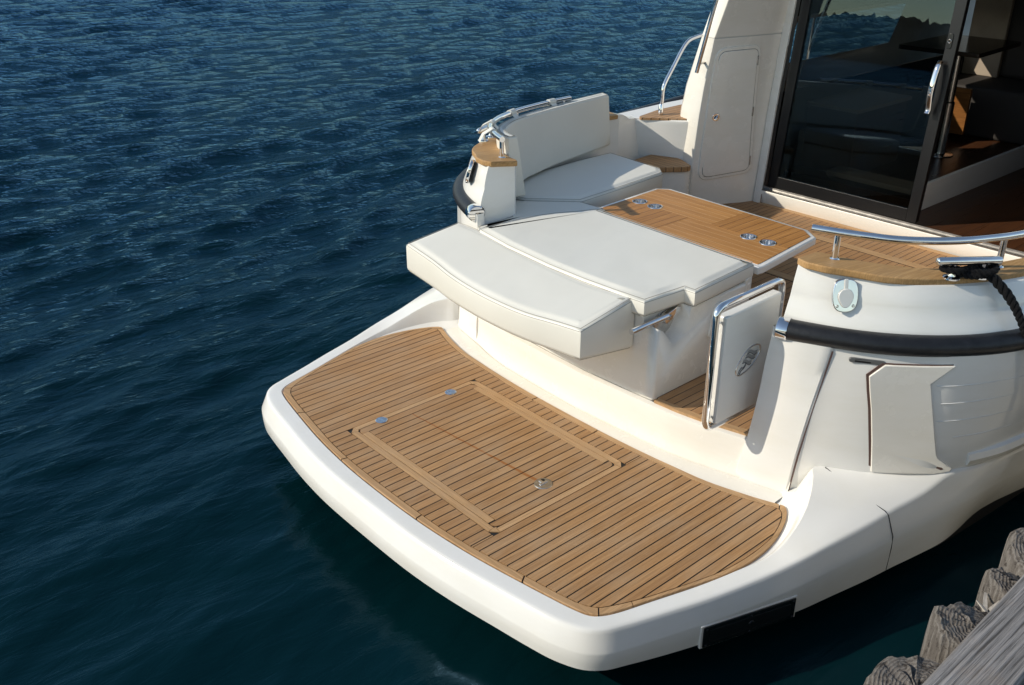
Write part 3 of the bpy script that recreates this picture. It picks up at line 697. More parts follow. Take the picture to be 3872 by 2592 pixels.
    # teak cap
    OUT = [(1.320, 1.003), (1.300, 1.055), (1.320, 1.14), (1.365, 1.20), (1.447, 1.333), (1.52, 1.408), (1.62, 1.480), (1.69, 1.521), (1.85, 1.596), (2.034, 1.654), (2.5, 1.745), (3.14, 1.82)]
    INC = [(1.497, .980), (1.515, 1.006), (1.545, 1.13), (1.635, 1.29), (1.74, 1.40), (1.9, 1.474), (2.096, 1.535), (2.234, 1.566), (2.6, 1.65), (3.10, 1.68)]
    co_ = [OUT[0]] + catmull(OUT[1:], 5); ci = [INC[0]] + catmull(INC[1:], 5)
    out = co_ + ci[::-1]
    v, f = prism(m_(out), lambda x, y: zc(x, y) - .032, zc)
    obj('teak_cap', v, f, M['cap'], c, bevel=.007, seg=3, bev_ang=50)
    # grab rail on the cap
    RL = catmull(RAIL, 6)
    rail = obj('grab_rail', *tube(m_(RL), .0165, 16), M['chrome'], c)
    for x, y in ((1.471, 1.088), (2.0, 1.556), (2.54, 1.682)):
        z0 = zc(x, y)
        obj('post', *tube(m_([(x, y, z0), (x, y, float(np.interp(x, [1.4, 2.05, 3], [1.156, 1.133, 1.10])) - .004)]), .0135, 14), M['chrome'], rail)
        obj('post_foot', *lathe([(.0, .008), (.018, .007), (.022, .001)], (x, y * sgn, z0), seg=20), M['chrome'], rail)
    # mooring cleat
    A, B = np.array((1.605, 1.464, 1.088)), np.array((1.868, 1.612, 1.070)); d = (B - A) / np.linalg.norm(B - A)
    bar = [A, A + d * .004, A + d * .016, B - d * .016, B - d * .004, B]
    cl_ = obj('cleat', *tube(m_([tuple(p) for p in bar]), .018, 16, rads=[.008, .0145, .0175, .0175, .0145, .008]), M['chrome'], c)
    for t in (.27, .73):
        p = A + (B - A) * t; z0 = zc(p[0], p[1])
        obj('cleat_foot', *lathe([(.035, 0), (.034, .006), (.018, .012), (.013, .03), (.012, 1.078 - z0)], (p[0], p[1] * sgn, z0), seg=20), M['chrome'], cl_)
    # inlet with white cap
    n = Vector((-.58, .76 * sgn, .26)).normalized(); ctr = Vector((1.345, 1.232 * sgn, .936)) - n * .004
    u = Vector((0, 0, 1)).cross(n).normalized(); w = n.cross(u).normalized()
    def plate(pts, t0, t1, mat, name, par, bev=.002):
        P = [ctr + u * a + w * b2 + n * t0 for a, b2 in pts]; return obj(name, *extrude_poly(P, n * (t1 - t0)), mat, par, bevel=bev, seg=3, bev_ang=40)
    oct_ = catmull([(-.034, .064), (.034, .064), (.050, .035), (.052, -.03), (.036, -.060), (0, -.070), (-.036, -.060), (-.052, -.03), (-.050, .035)], 4, True)
    pl = plate(oct_, -.012, .008, M['chrome'], 'deck_inlet', c, .004)
    tear = catmull([(0, .030), (.022, .022), (.033, 0), (.028, -.022), (.012, -.046), (0, -.050), (-.012, -.046), (-.028, -.022), (-.033, 0), (-.022, .022)], 4, True)
    plate(tear, .008, .016, M['white'], 'inlet_cap', pl, .005)
    plate([(-.008, .02), (.008, .02), (.008, .070), (-.008, .070)], .008, .013, M['white'], 'cap_strap', pl, .002)
    scr = MB()
    for a in (-.034, .034): scr.add(*lathe([(0, .0105), (.0045, .0105), (.0068, .008)], ctr + u * a + w * -.043, n, 12))
    scr.islands('screw', M['steel'], pl)
    return c, h
coam_s, hull_s = coam(-1)
coam_p, hull_p = coam(1)

# hull panel (raised trapezoid moulding on the starboard quarter), number plate, black flush plate
def on_poly(poly, s, z):
    """point on the vertical wall over a plan polyline by its x"""
    xs = [p[0] for p in poly]; return (s, float(np.interp(s, xs, [p[1] for p in poly])), z)
FEN = [(1.21, 1.187), (1.30, 1.285), (1.35, 1.352), (1.40, 1.432), (1.5, 1.545), (1.6, 1.640), (1.8, 1.745), (2.1, 1.85)]
def wall_patch(name, P, t0, t1, mat, parent, bevel=.003, sgn=-1):
    P = dense(P, .03); Q = [on_poly(FEN, x, z) for x, z in P]
    nn = []
    for q in Q:
        a, b = np.array(on_poly(FEN, q[0] - .02, 0)), np.array(on_poly(FEN, q[0] + .02, 0)); d = b - a; o = np.array((-d[1], d[0], 0)); o /= np.linalg.norm(o); nn.append(o if o[1] > 0 else -o)
    lo = [tuple(np.array(q) + o * t0) for q, o in zip(Q, nn)]; hi = [tuple(np.array(q) + o * t1) for q, o in zip(Q, nn)]
    n = len(P); v = [(p[0], p[1] * sgn, p[2]) for p in lo + hi]
    # fill by vertical slices so that the face follows the curved wall
    bm_f = [(i, (i + 1) % n, n + (i + 1) % n, n + i) for i in range(n)] + [tuple(range(n, 2 * n))]
    return obj(name, v, bm_f, mat, parent, bevel=bevel, seg=2, bev_ang=50)
wp = [(1.398, .676), (1.369, .615), (1.376, .545), (1.386, .459), (1.413, .152), (1.662, .158), (1.672, .176), (1.638, .203), (1.597, .240), (1.592, .257), (1.577, .336), (1.555, .457), (1.529, .598), (1.592, .684)]
wall_patch('hull_panel', wp, -.02, .013, M['cream'], hull_s, .005)
wall_patch('panel_gasket', [(x - .0065, z + .0045) for x, z in wp], -.02, .006, M['seal'], hull_s, 0)
M['tag'] = simple('dull_grey_tag', (.20, .20, .20), .45, .6)
np_ = wall_patch('number_plate', rounded([(1.318, .690), (1.318, .668), (1.398, .668), (1.398, .690)], .0105), -.01, .004, M['tag'], hull_s, .002)
wall_patch('plate_recess', [(1.332, .687), (1.332, .673), (1.368, .673), (1.368, .687)], .0035, .0045, M['alu'], np_, 0)
rid = [(0.0, 1.31), (.2, 1.376), (.4, 1.440), (.6, 1.495), (.8, 1.547), (1.0, 1.588)]
def rim_plate(name, x0, x1, z0, z1, dz, k0, k1, mat, par, bevel=.003):
    f_ = lambda x: float(np.interp(x, [p[0] for p in rid], [p[1] for p in rid]))
    P = [(x0, z0), (x1, z0 + dz), (x1, z1 + dz), (x0, z1)]
    v = [(x + .33 * k, -(f_(x) + k), z) for k in (k0, k1) for x, z in P]
    v = [(x - .3 * k, -(f_(x) + k * .95), z) for k in (k0, k1) for x, z in P]
    return obj(name, v, [(0, 1, 2, 3), (4, 5, 6, 7), (0, 1, 5, 4), (1, 2, 6, 5), (2, 3, 7, 6), (3, 0, 4, 7)], mat, par, bevel=bevel, bev_ang=50)
bp = rim_plate('flush_plate', .325, .762, -.197, -.098, -.022, -.004, .014, M['blackp'], platform, .002)
rim_plate('plate_mount', .315, .772, -.204, -.092, -.022, -.004, .009, M['white'], bp, .003)
rim_plate('plate_groove', .352, .738, -.178, -.117, -.022, .012, .0150, M['alu'], bp, .001)
scr = MB()
for x, z in ((.337, -.109), (.337, -.188), (.54, -.119), (.54, -.198), (.75, -.130), (.75, -.209)):
    y = -(np.interp(x, [p[0] for p in rid], [p[1] for p in rid]) + .014); scr.add(*lathe([(0, .003), (.004, .002), (.005, 0)], (x - .004, y, z), (-.3, -.95, 0), 10))
scr.add(*lathe([(0, .004), (.011, .004), (.014, 0)], (.54, -(np.interp(.54, [p[0] for p in rid], [p[1] for p in rid]) + .0145), -.158), (-.3, -.95, 0), 20))
scr.islands('screw', M['alu'], bp)

# ----------------------------------------------------------------- bench base with the hinge pocket
ay = np.linspace(-.452, 1.0, 24)
aft = [(lipx(y) + .008, y) for y in ay]
base_out = aft + [(1.5, 1.0), (1.5, 1.0), (1.9, .70), (1.9, -.435)]
base_out = aft + [(1.46, .995), (1.80, .80), (1.86, .70), (1.86, -.437)]
bench = obj('bench_base', *prism(base_out, .18, .622), M['cream'], boat, bevel=.018, seg=3, bev_ang=50)
nt_ = [(1.358, .66), (1.352, .556), (1.312, .490), (1.238, .452), (1.150, .555), (1.118, .575), (1.05, .578), (1.05, .66)]
ck = obj('cutter', *extrude_poly([(x, -.60, z) for x, z in nt_], (0, .235, 0)), M['cream'], None, smooth=0)
cut(bench, [ck])
pw = obj('hinge_plate', *extrude_poly([(x, -.3655, z) for x, z in [(1.335, .610), (1.340, .560), (1.300, .502), (1.245, .470), (1.19, .52), (1.17, .57), (1.20, .60), (1.30, .617)]], (0, -.004, 0)), M['steel'], bench, bevel=.001)
bl = obj('hinge_block', *extrude_poly([(x, -.372, z) for x, z in [(1.335, .615), (1.325, .585), (1.235, .548), (1.215, .575), (1.225, .600), (1.31, .622)]], (0, -.03, 0)), M['chrome'], bench, bevel=.003)
obj('hinge_arm', *tube([(.98, -.40, .588), (1.06, -.40, .590), (1.235, -.40, .593)], .0155, 14), M['chrome'], bench)
obj('hinge_bolt', *lathe([(0, .012), (.012, .012), (.014, .006), (.016, 0)], (1.252, -.402, .584), (0, -1, 0), 16), M['steel'], bench)
scw = MB()
for x, z in ((1.318, .548), (1.262, .486), (1.205, .532)): scw.add(*lathe([(0, .002), (.006, .002), (.007, 0)], (x, -.3695, z), (0, -1, 0), 10))
scw.islands('screw', M['steel'], pw)
mp = obj('mounting_plate', *extrude_poly(rounded([(1.50, .40), (1.57, .40), (1.60, .585), (1.53, .585)], .035), (0, 0, 0)) if False else extrude_poly([(x, -.443, z) for x, z in rounded([(1.505, .40), (1.575, .415), (1.605, .59), (1.535, .575)], .035)], (0, -.014, 0)), M['white'], bench, bevel=.004)
# port bench under the cockpit seat
obj('bench_base', *prism([(1.46, 1.0), (1.80, .83), (1.98, .97), (2.82, 1.03), (2.88, 1.10), (2.93, 1.60), (2.6, 1.602), (2.1, 1.57), (1.8, 1.49), (1.67, 1.41), (1.6, 1.32), (1.53, 1.17), (1.49, 1.04)], .19, .578), M['cream'], boat, bevel=.015, bev_ang=50)

# ----------------------------------------------------------------- cushions (rest on the boat: top level)
def plane3(a, b, c):
    a, b, c = map(np.array, (a, b, c)); n = np.cross(b - a, c - a); return lambda x, y: float(a[2] - (n[0] * (x - a[0]) + n[1] * (y - a[1])) / n[2])
aft_e = [(.732, -.315), (.712, -.18), (.676, .02), (.670, .25), (.684, .45), (.712, .64), (.753, .82), (.812, 1.15)]
fwd_e = [(1.165, 1.112), (1.158, .93), (1.108, .53), (1.075, .19), (1.068, -.05), (1.085, -.21), (1.097, -.312)]
oa = catmull(aft_e, 3) + catmull(fwd_e, 3)
tz = lambda x, y: .641 + (x - (.70 + .08 * max(0, y) ** 2)) / .40 * .062
bz = lambda x, y: .483 - (x - .72) / .40 * .055
cushA = cushion('sun_pad_bolster', oa, tz, bz, M['vinyl'], None, r=.024, crown=.006, origin=(.9, .4, .48))
tag(cushA, 'long cream wedge cushion folded out over the bathing platform', 'cushion')
piping(oa, lambda x, y: tz(x, y) + .0005, cushA, .010); piping(oa, lambda x, y: tz(x, y) - .012, cushA, .0015); piping(oa, lambda x, y: bz(x, y) + .005, cushA, .008)
BP_ = [(1.139, .905), (1.27, .90), (1.41, .886), (1.55, .864), (1.66, .826), (1.77, .768), (1.885, .72)]
aftB = [(1.079, -.385), (1.062, -.20), (1.052, .0), (1.055, .25), (1.083, .60), (1.128, .88)]
ob = dense([(1.079, -.385), (1.345, -.405)], .12, False) + dense([(1.348, -.468), (1.87, -.430)], .12, False) + dense([(1.872, -.42), (1.905, .70)], .15, False) + BP_[::-1] + aftB[::-1][:-1]
cushB = cushion('sun_pad', ob, .715, .622, M['vinyl'], None, r=.024, crown=.010, origin=(1.5, .2, .622))
tag(cushB, 'wide flat cream sun pad cushion beside the teak table', 'cushion')
piping(ob, .7165, cushB, .008); piping(ob, .700, cushB, .001); piping(ob, .628, cushB, .006)
fl_ = obj('front_flap', *prism(rounded([(1.80, -.440), (1.872, -.428), (1.875, -.36), (1.80, -.36)], .01), .555, .64), M['vinyl'], cushB, bevel=.012, seg=3)
C1 = ([(1.738, 1.180), (1.980, .938), (2.40, .965), (2.83, 1.005), (2.902, 1.085), (2.945, 1.598), (2.6, 1.606), (2.1, 1.572), (1.82, 1.498), (1.73, 1.455), (1.70, 1.40)])
s1 = cushion('seat_cushion', C1, .698, .578, M['vinyl'], None, r=.022, crown=.010, origin=(2.4, 1.25, .578))
tag(s1, 'cream seat cushion on the port bench beside the teak table', 'cushion', 'port bench seat cushions'); piping(C1, .699, s1, .010); piping(C1, .684, s1, .001)
C2 = ([(1.728, 1.172), (1.972, .93), (1.985, .735), (1.90, .737)]) + [(x, y + .012) for x, y in BP_[::-1][1:]] + [(1.20, .985), (1.46, .992), (1.49, 1.035), (1.528, 1.17), (1.62, 1.345)]
s2 = cushion('seat_cushion', C2, .694, .578, M['vinyl'], None, r=.018, crown=.006, origin=(1.6, 1.0, .578))
tag(s2, 'shaded cream corner seat cushion tucked between the sun pad and the curved backrest', 'cushion', 'port bench seat cushions'); piping(C2, .695, s2, .008)
fr_ = [(1.633, 1.135), (1.632, 1.18), (1.671, 1.265), (1.717, 1.326), (1.77, 1.369), (1.904, 1.452), (2.095, 1.508), (2.327, 1.564), (2.684, 1.635), (3.0, 1.69)]
bk_ = [(3.03, 1.785), (2.616, 1.715), (2.366, 1.66), (1.98, 1.55), (1.835, 1.49), (1.746, 1.437), (1.662, 1.368), (1.604, 1.283), (1.574, 1.196), (1.569, 1.14)]
zbk = lambda x, y: float(np.interp(x, [1.5, 2.1, 3.0], [1.120, 1.106, 1.087]))
o3 = catmull(fr_, 4) + catmull(bk_, 4)
o3b = catmull([(1.715, 1.150), (1.722, 1.18), (1.765, 1.26), (1.815, 1.315), (1.87, 1.36), (1.972, 1.421), (2.12, 1.468), (2.33, 1.53), (2.65, 1.59), (3.0, 1.655)], 4) + catmull([(3.03, 1.745), (2.62, 1.69), (2.37, 1.63), (1.98, 1.515), (1.84, 1.46), (1.755, 1.41), (1.68, 1.345), (1.64, 1.27), (1.615, 1.20), (1.612, 1.176)], 4)
# a flared, curved backrest hung from the rail
bk = cushion('curved_backrest', o3, zbk, .728, M['vinyl'], None, r=.016, crown=.002, origin=(2.0, 1.4, .73), bot=o3b)
tag(bk, 'tall curved cream backrest cushion strapped to the port rail', 'cushion')
piping(o3, lambda x, y: zbk(x, y) + .0005, bk, .009)
RLp = np.array(catmull(RAIL, 8))
for x, tail in ((1.497, 1), (1.640, 1), (1.96, 0), (2.42, 0)):
    i = int(np.argmin(abs(RLp[:, 0] - x))); p = RLp[i]; d = RLp[i + 1] - RLp[i - 1]; d /= np.linalg.norm(d); o = np.array((-d[1], d[0], 0)); o = -o if o[1] < 0 else o
    seg_ = [tuple(p + d * t) for t in np.linspace(-.032, .032, 5)]
    st = obj('strap', *tube(seg_, .0215, 18), M['vinyl'], bk, smooth=50)
    dn = np.array((0, 0, -1.0)); ln = .075 if tail else .04
    a0 = p + o * .016 + dn * -.012; a1 = p + o * (.024 + ln * .45) + dn * .012; a2 = p + o * (.024 + ln * .75) + dn * (.012 + ln * .55)
    tl = [[tuple(q + d * e + o * k[0] - dn * k[1]) for q in (a0, a1, a2)] for k in ((0, .0025), (.001, -.0025)) for e in (-.030, .030)]
    v1, f1 = loft([tl[0], tl[1], tl[3], tl[2]], False, True, False)
    obj('strap_tail', v1, f1, M['vinyl'], st, smooth=60)
    b0 = p - o * .018 - np.array((0, 0, .004)); b1 = p - o * .045 - np.array((0, 0, .030))
    tl = [[tuple(q + d * e + np.array((0, 0, k))) for q in (b0, b1)] for k in (0, -.004) for e in (-.028, .028)]
    v1, f1 = loft([tl[0], tl[1], tl[3], tl[2]], False, True, False); obj('strap_web', v1, f1, M['vinyl'], st, smooth=0)

# ----------------------------------------------------------------- cockpit table
tab = empty('cockpit_table', (2.25, .2, .2), 'low teak cockpit table with white edge and four cup holders', 'table')
to = [(1.912, -.43), (1.955, -.436), (2.535, -.372), (2.612, -.27), (2.640, .775), (2.578, .848), (1.95, .815), (1.925, .79)]
top = obj('table_top', *prism(to, .632, .676), M['white'], tab, bevel=.009, seg=3, bev_ang=40)
ti = offset_poly(to, .032)
def clip(P, ax, lim, keep_less):
    out = []; n = len(P)
    for i in range(n):
        a, b = P[i], P[(i + 1) % n]; ia = (a[ax] < lim) == keep_less; ib = (b[ax] < lim) == keep_less
        if ia: out.append(a)
        if ia != ib:
            t = (lim - a[ax]) / (b[ax] - a[ax]); out.append((a[0] + (b[0] - a[0]) * t, a[1] + (b[1] - a[1]) * t))
    return out
XC, Y1, Y2 = 2.262, .318, .152
A1 = clip(clip(ti, 0, XC - .001, True), 1, Y1 + .001, False); A2 = clip(clip(ti, 0, XC + .001, False), 1, Y2 + .001, False)
A3 = clip(clip(ti, 0, XC + .001, False), 1, Y2 - .001, True); A4 = clip(clip(ti, 0, XC - .001, True), 1, Y1 - .001, True)
inl = []
for P, mt in ((A1, 'tab_x'), (A2, 'tab_y'), (A3, 'tab_x'), (A4, 'tab_y')): inl.append(obj('teak_inlay', *prism(P, .66, .6795), M[mt], top, smooth=0))
cups = [(2.279, .718), (2.273, .588), (2.252, -.117), (2.250, -.247)]
for tgt in [top] + inl:
    cs = [obj('cutter', *lathe([(0, .55), (.0405, .55), (.0405, .75), (0, .75)], (x, y, 0), seg=28), M['white'], None, smooth=0) for x, y in cups]
    cut(tgt, cs)
for x, y in cups:
    obj('cup_holder', *lathe([(0, .630), (.036, .630), (.0385, .634), (.0392, .676), (.0395, .6815), (.0425, .6835), (.0465, .6825), (.0475, .6798)], (x, y, 0), seg=32), M['cup'], tab, smooth=40)
obj('pedestal', *lathe([(.16, .201), (.16, .212), (.06, .23), (.05, .26), (.05, .6), (.12, .632)], (2.25, .2, 0), seg=28), M['steel'], tab)

# ----------------------------------------------------------------- boarding gate
gy = -.88
gp = [(x, gy, z) for x, z in rounded([(.958, .284), (1.432, .275), (1.432, .884), (.958, .874)], .055, 6)]
gate = obj('boarding_gate', *tube(gp, .0165, 14, closed=True), M['chrome'], boat)
pan = [(x, z) for x, z in rounded([(1.000, .302), (1.402, .294), (1.402, .834), (1.000, .826)], .012, 3)]
gpn = obj('gate_panel', *extrude_poly([(x, gy + .026, z) for x, z in pan], (0, -.050, 0)), M['white'], gate, bevel=.012, seg=3)
br = MB()
for z in (.80, .34): br.add(*tube([(1.39, gy, z), (1.434, gy, z)], .007, 8)); br.add(*tube([(1.01, gy, z), (.958, gy, z)], .006, 8))
br.islands('bracket', M['chrome'], gate)
obj('hinge', *tube([(1.432, gy, .45), (1.47, gy - .04, .45), (1.49, gy - .115, .45)], .008, 8), M['chrome'], gate)
ey = gy - .0235
EK = (ey + 3.065) / (-.805 + 3.065); ex = lambda x, z: (-2.1 + (x + 2.1) * EK, 2.5 + (z - 2.5) * EK)
ring = catmull([(1.430, .520), (1.405, .538), (1.346, .536), (1.292, .500), (1.256, .450), (1.268, .420), (1.316, .414), (1.380, .437), (1.428, .485)], 5, True)
ring = [ex(x, z) for x, z in ring]
em = obj('emblem', *tube([(x, ey, z) for x, z in ring], .0038, 8, closed=True), M['steel'], gpn)
M['emblem'] = simple('grey_emblem_relief', (.34, .34, .33), .4); M['emblem_d'] = simple('dark_emblem_line', (.11, .11, .11), .5)
wv = MB(); wl_ = MB()
for x0, z0, x1, z1, h in ((1.337, .526, 1.412, .508, .016), (1.326, .507, 1.400, .488, .016), (1.306, .487, 1.374, .466, .017)):
    t = np.linspace(0, 1, 9); upper = [(x0 + (x1 - x0) * a, z0 + (z1 - z0) * a + .0045 * math.sin(a * 6.5)) for a in t]
    lower = [(x - .005, z - h + .002 * math.sin(a * 6)) for (x, z), a in zip(upper, t)]
    upper = [ex(*q) for q in upper]; lower = [ex(*q) for q in lower]; P = upper + lower[::-1]; wv.add(*extrude_poly([(x, ey + .001, z) for x, z in P], (0, -.003, 0)))
    wl_.add(*tube([(x, ey - .0025, z) for x, z in lower], .0018, 5))
for P in ([(1.330, .468), (1.322, .452), (1.306, .445), (1.300, .452)], [(1.330, .455), (1.316, .440), (1.296, .434), (1.286, .418)], [(1.298, .450), (1.284, .440), (1.276, .424)]):
    wl_.add(*tube([(x, ey - .001, z) for x, z in catmull([ex(*q) for q in P], 4)], .0024, 6))
wv.islands('wave_relief', M['emblem'], em, smooth=0); wl_.islands('wave_line', M['emblem_d'], em)

# ----------------------------------------------------------------- port side: coaming end, side deck, boarding step
ce = MB()
ce.add(*loft([[(3.10, 1.69, .19), (3.10, 1.69, .925), (3.10, 1.81, .92), (3.10, 1.95, .80)], [(3.16, 1.70, .19), (3.16, 1.70, .922), (3.16, 1.825, .918), (3.16, 1.96, .80)], [(3.22, 1.72, .19), (3.22, 1.72, .898), (3.22, 1.83, .895), (3.22, 1.965, .80)], [(3.28, 1.735, .19), (3.28, 1.735, .866), (3.29, 1.84, .864), (3.29, 1.97, .80)], [(3.45, 1.78, .19), (3.40, 1.775, .847), (3.42, 1.85, .849), (3.42, 1.98, .80)]]))
ce.add(*loft([[(3.50, 1.80, .19), (3.49, 1.80, .54), (3.385, 1.775, .820), (3.388, 1.775, .840), (3.41, 1.775, .849)], [(3.56, 1.66, .19), (3.55, 1.66, .54), (3.475, 1.65, .820), (3.478, 1.655, .840), (3.50, 1.66, .849)], [(3.62, 1.50, .19), (3.61, 1.50, .54), (3.575, 1.49, .820), (3.578, 1.495, .840), (3.60, 1.50, .849)], [(3.70, 1.42, .19), (3.69, 1.42, .54), (3.67, 1.42, .820), (3.67, 1.42, .840), (3.69, 1.43, .849)]]))
ce.add(*loft([[(3.28, 1.735, .19), (3.28, 1.735, .54), (3.28, 1.735, .86)], [(3.50, 1.80, .19), (3.49, 1.80, .54), (3.39, 1.775, .845)]]))
ce = ce.obj('coaming_end', M['white'], boat, smooth=45)
SD = [(3.392, 1.77), (3.595, 1.495), (3.7, 1.44), (8, 1.2), (8, 1.6), (6, 1.88), (4, 1.98), (3.38, 1.96)]
sd_ = obj('side_deck', *prism(SD, .836, .848), M['flat_white'], boat, smooth=0)
obj('side_deck', *prism(mir(SD), .836, .848), M['flat_white'], boat, smooth=0)
M['side_teak'] = teak('teak_side_deck_planks', 'x', .0488, .01, .085, grey=.25)
obj('teak_pad', *prism(rounded([(3.395, 1.735), (3.592, 1.508), (3.66, 1.44), (5.6, 1.44), (5.6, 1.80), (4.01, 1.825), (3.71, 1.823), (3.43, 1.765)], .02), .842, .858), M['side_teak'], sd_, smooth=0)
stp = obj('boarding_step', *prism(rounded([(3.22, 1.66), (3.342, 1.702), (3.53, 1.72), (3.619, 1.56), (3.60, 1.467), (3.514, 1.300), (3.457, 1.306), (3.323, 1.413), (3.24, 1.53)], .03), .517, .557), M['step'], boat, bevel=.006)
obj('step_base', *prism([(3.24, 1.68), (3.55, 1.75), (3.63, 1.58), (3.60, 1.37), (3.52, 1.32), (3.465, 1.325), (3.335, 1.43), (3.26, 1.54)], .19, .518), M['cream'], stp, bevel=.01)
pr = catmull([(3.595, 1.70, .86), (3.60, 1.70, .96), (3.606, 1.70, 1.05), (3.62, 1.70, 1.085), (3.70, 1.70, 1.19), (3.815, 1.70, 1.335), (3.87, 1.70, 1.375), (3.95, 1.70, 1.392), (4.3, 1.69, 1.43), (5.6, 1.64, 1.55)], 5)
sr_ = obj('side_rail', *tube(pr, .0145, 14), M['chrome'], boat)
obj('rail_sleeve', *lathe([(.016, 0), (.019, .002), (.019, .075), (.016, .08)], (3.596, 1.70, .86), seg=16), M['chrome'], sr_)
rp = MB()
for x in (4.6, 5.5): rp.add(*tube([(x, 1.70, .86), (x, 1.67, 1.46 + (x - 4.6) * .08)], .0125, 10))
rp.islands('rail_post', M['chrome'], sr_)

# ----------------------------------------------------------------- cabin
LEAN = .087
def jx(z, x0=4.14): return x0 + (z - .31) * LEAN
LZ = [(.2, 3.618, 1.382), (.6, 3.618, 1.372), (.9, 3.616, 1.348), (1.10, 3.618, 1.328), (1.455, 3.632, 1.283)]
RZ = [(.2, 4.092, 1.132), (.6, 4.122, 1.130), (.9, 4.148, 1.128), (1.10, 4.165, 1.124), (1.455, 4.196, 1.112)]
SZ = [(.2, 3.665, 1.585), (.6, 3.665, 1.595), (.9, 3.665, 1.585), (1.10, 3.670, 1.552), (1.455, 3.682, 1.452)]
lerp3 = lambda A_, B_, t, dx_=0, dy_=0: [(a[1] + (b[1] - a[1]) * t + dx_, a[2] + (b[2] - a[2]) * t + dy_, a[0]) for a, b in zip(A_, B_)]
cols = [lerp3(SZ, SZ, 0, .12, .012), lerp3(SZ, SZ, 0, .03, .004), lerp3(SZ, LZ, .15, -.004), lerp3(SZ, LZ, .5, -.012), lerp3(SZ, LZ, .93, -.006), lerp3(SZ, LZ, .985, -.001), lerp3(LZ, RZ, .012), lerp3(LZ, RZ, .03), lerp3(LZ, RZ, .4), lerp3(LZ, RZ, .86, 0, .004), lerp3(LZ, RZ, .94, 0, .014), lerp3(LZ, RZ, 1.0, .0, .016), lerp3(RZ, RZ, 0, .03, .012)]
cabin = obj('cabin_side', *loft(cols), M['cream'], boat, smooth=28)
def upz(c):
    b = c[-1]; return [(b[0], b[1], 1.462), (b[0] + .003, b[1] - .004, 1.475), (b[0] + .045, b[1] - .058, 1.72), (b[0] + .12, b[1] - .19, 2.25)]
obj('upper_panel', *loft([upz(c) if k < 8 else [(c[-1][0], c[-1][1], 1.462), (c[-1][0] + .002, c[-1][1] - .002, 1.475), (c[-1][0] + .026, c[-1][1] - .03, 1.72), (c[-1][0] + .07, c[-1][1] - .09, 2.25)] for k, c in enumerate(cols)]), M['cream'], cabin, smooth=28)
obj('molding_groove', *loft([[(c[-1][0] + .007, c[-1][1] + (.006 if k > 5 else 0), 1.450), (c[-1][0] + .007, c[-1][1] + (.006 if k > 5 else 0), 1.467)] for k, c in enumerate(cols)]), M['flat_white'], cabin)
# outer cabin sides, roof
for s in (1, -1):
    o_ = [(3.70, 1.595, .84), (3.70, 1.585, .9), (3.705, 1.552, 1.10), (3.715, 1.452, 1.455), (3.75, 1.380, 1.72), (3.83, 1.24, 2.25)]
    cv, cf = loft([[(x + d, y * s, z) for x, y, z in o_] for d in (0, .2, 1.2, 2.9, 5)])
    obj('cabin_wall', cv, [q for q in cf if not (q[0] // 6 == 2 and q[0] % 6 == 2)], M['white'], boat, smooth=50)
obj('cabin_roof', *prism(rounded([(3.85, -1.22), (8.4, -1.1), (8.4, 1.1), (3.85, 1.22)], .1), 2.24, 2.32), M['white'], boat, bevel=.02)
# starboard column (mirror)
obj('cabin_side', *loft([mir(c + [(c[-1][0] + .12, c[-1][1] - .19, 2.25)]) for c in cols]), M['cream'], boat, smooth=30)
# locker door in the port column: lies on the inboard face
def lk(x, z, off):
    zs_ = [p[0] for p in LZ]; lx_, ly_ = (np.interp(z, zs_, [p[k] for p in LZ]) for k in (1, 2)); rx_, ry_ = (np.interp(z, zs_, [p[k] for p in RZ]) for k in (1, 2))
    t = (x - lx_) / (rx_ - lx_); d = np.array((rx_ - lx_, ry_ - ly_)); d /= np.linalg.norm(d)
    return (float(x + d[1] * off), float(ly_ + (ry_ - ly_) * t - d[0] * off), z)
ld = rounded([(3.692, .425), (4.038, .462), (4.006, 1.366), (3.690, 1.362)], [.055, .05, .045, .06], 5)
def lpatch(name, P, o0, o1, mat, par, bevel):
    P = dense(P, .12); return obj(name, *(lambda a, b: ([*a, *b], [tuple(range(len(a), 2 * len(a)))] + [(i, (i + 1) % len(a), len(a) + (i + 1) % len(a), len(a) + i) for i in range(len(a))]))([lk(x, z, o0) for x, z in P], [lk(x, z, o1) for x, z in P]), mat, par, bevel=bevel, bev_ang=50)
lpatch('locker_frame', offset_poly(ld, -.028), -.02, .010, M['cream'], cabin, .008)
lpatch('locker_gap', offset_poly(ld, -.003), 0, .0108, M['caulk'], cabin, 0)
locker = lpatch('locker_door', ld, 0, .016, M['cream'], cabin, .005)
c_ = Vector(lk(3.731, .889, .024)); nl = Vector((-.46, -.87, -.10))
lkx = obj('turn_latch', *lathe([(.012, .0), (.012, .002), (.022, .005), (.028, .004), (.031, -.002)], c_, nl, 24), M['chrome'], locker)
kk = MB(); kk.add(*lathe([(0, .001), (.0125, .001)], c_, nl, 16)); kk.obj('latch_well', M['blackp'], lkx)
kk = MB(); kk.add(*tube([c_ + Vector((-.012, -.004, -.012)), c_ + Vector((.0, -.010, .002)), c_ + Vector((.008, -.010, .014))], .004, 8)); kk.obj('latch_lever', M['chrome'], lkx)
for x, z in ((4.004, 1.282), (4.018, .909), (4.034, .536)):
    p = lk(x + .004, z, .018); obj('door_hinge', *box(p[0] - .006, p[0] + .006, p[1] - .004, p[1] + .006, z - .035, z + .035), M['steel'], locker, bevel=.002)
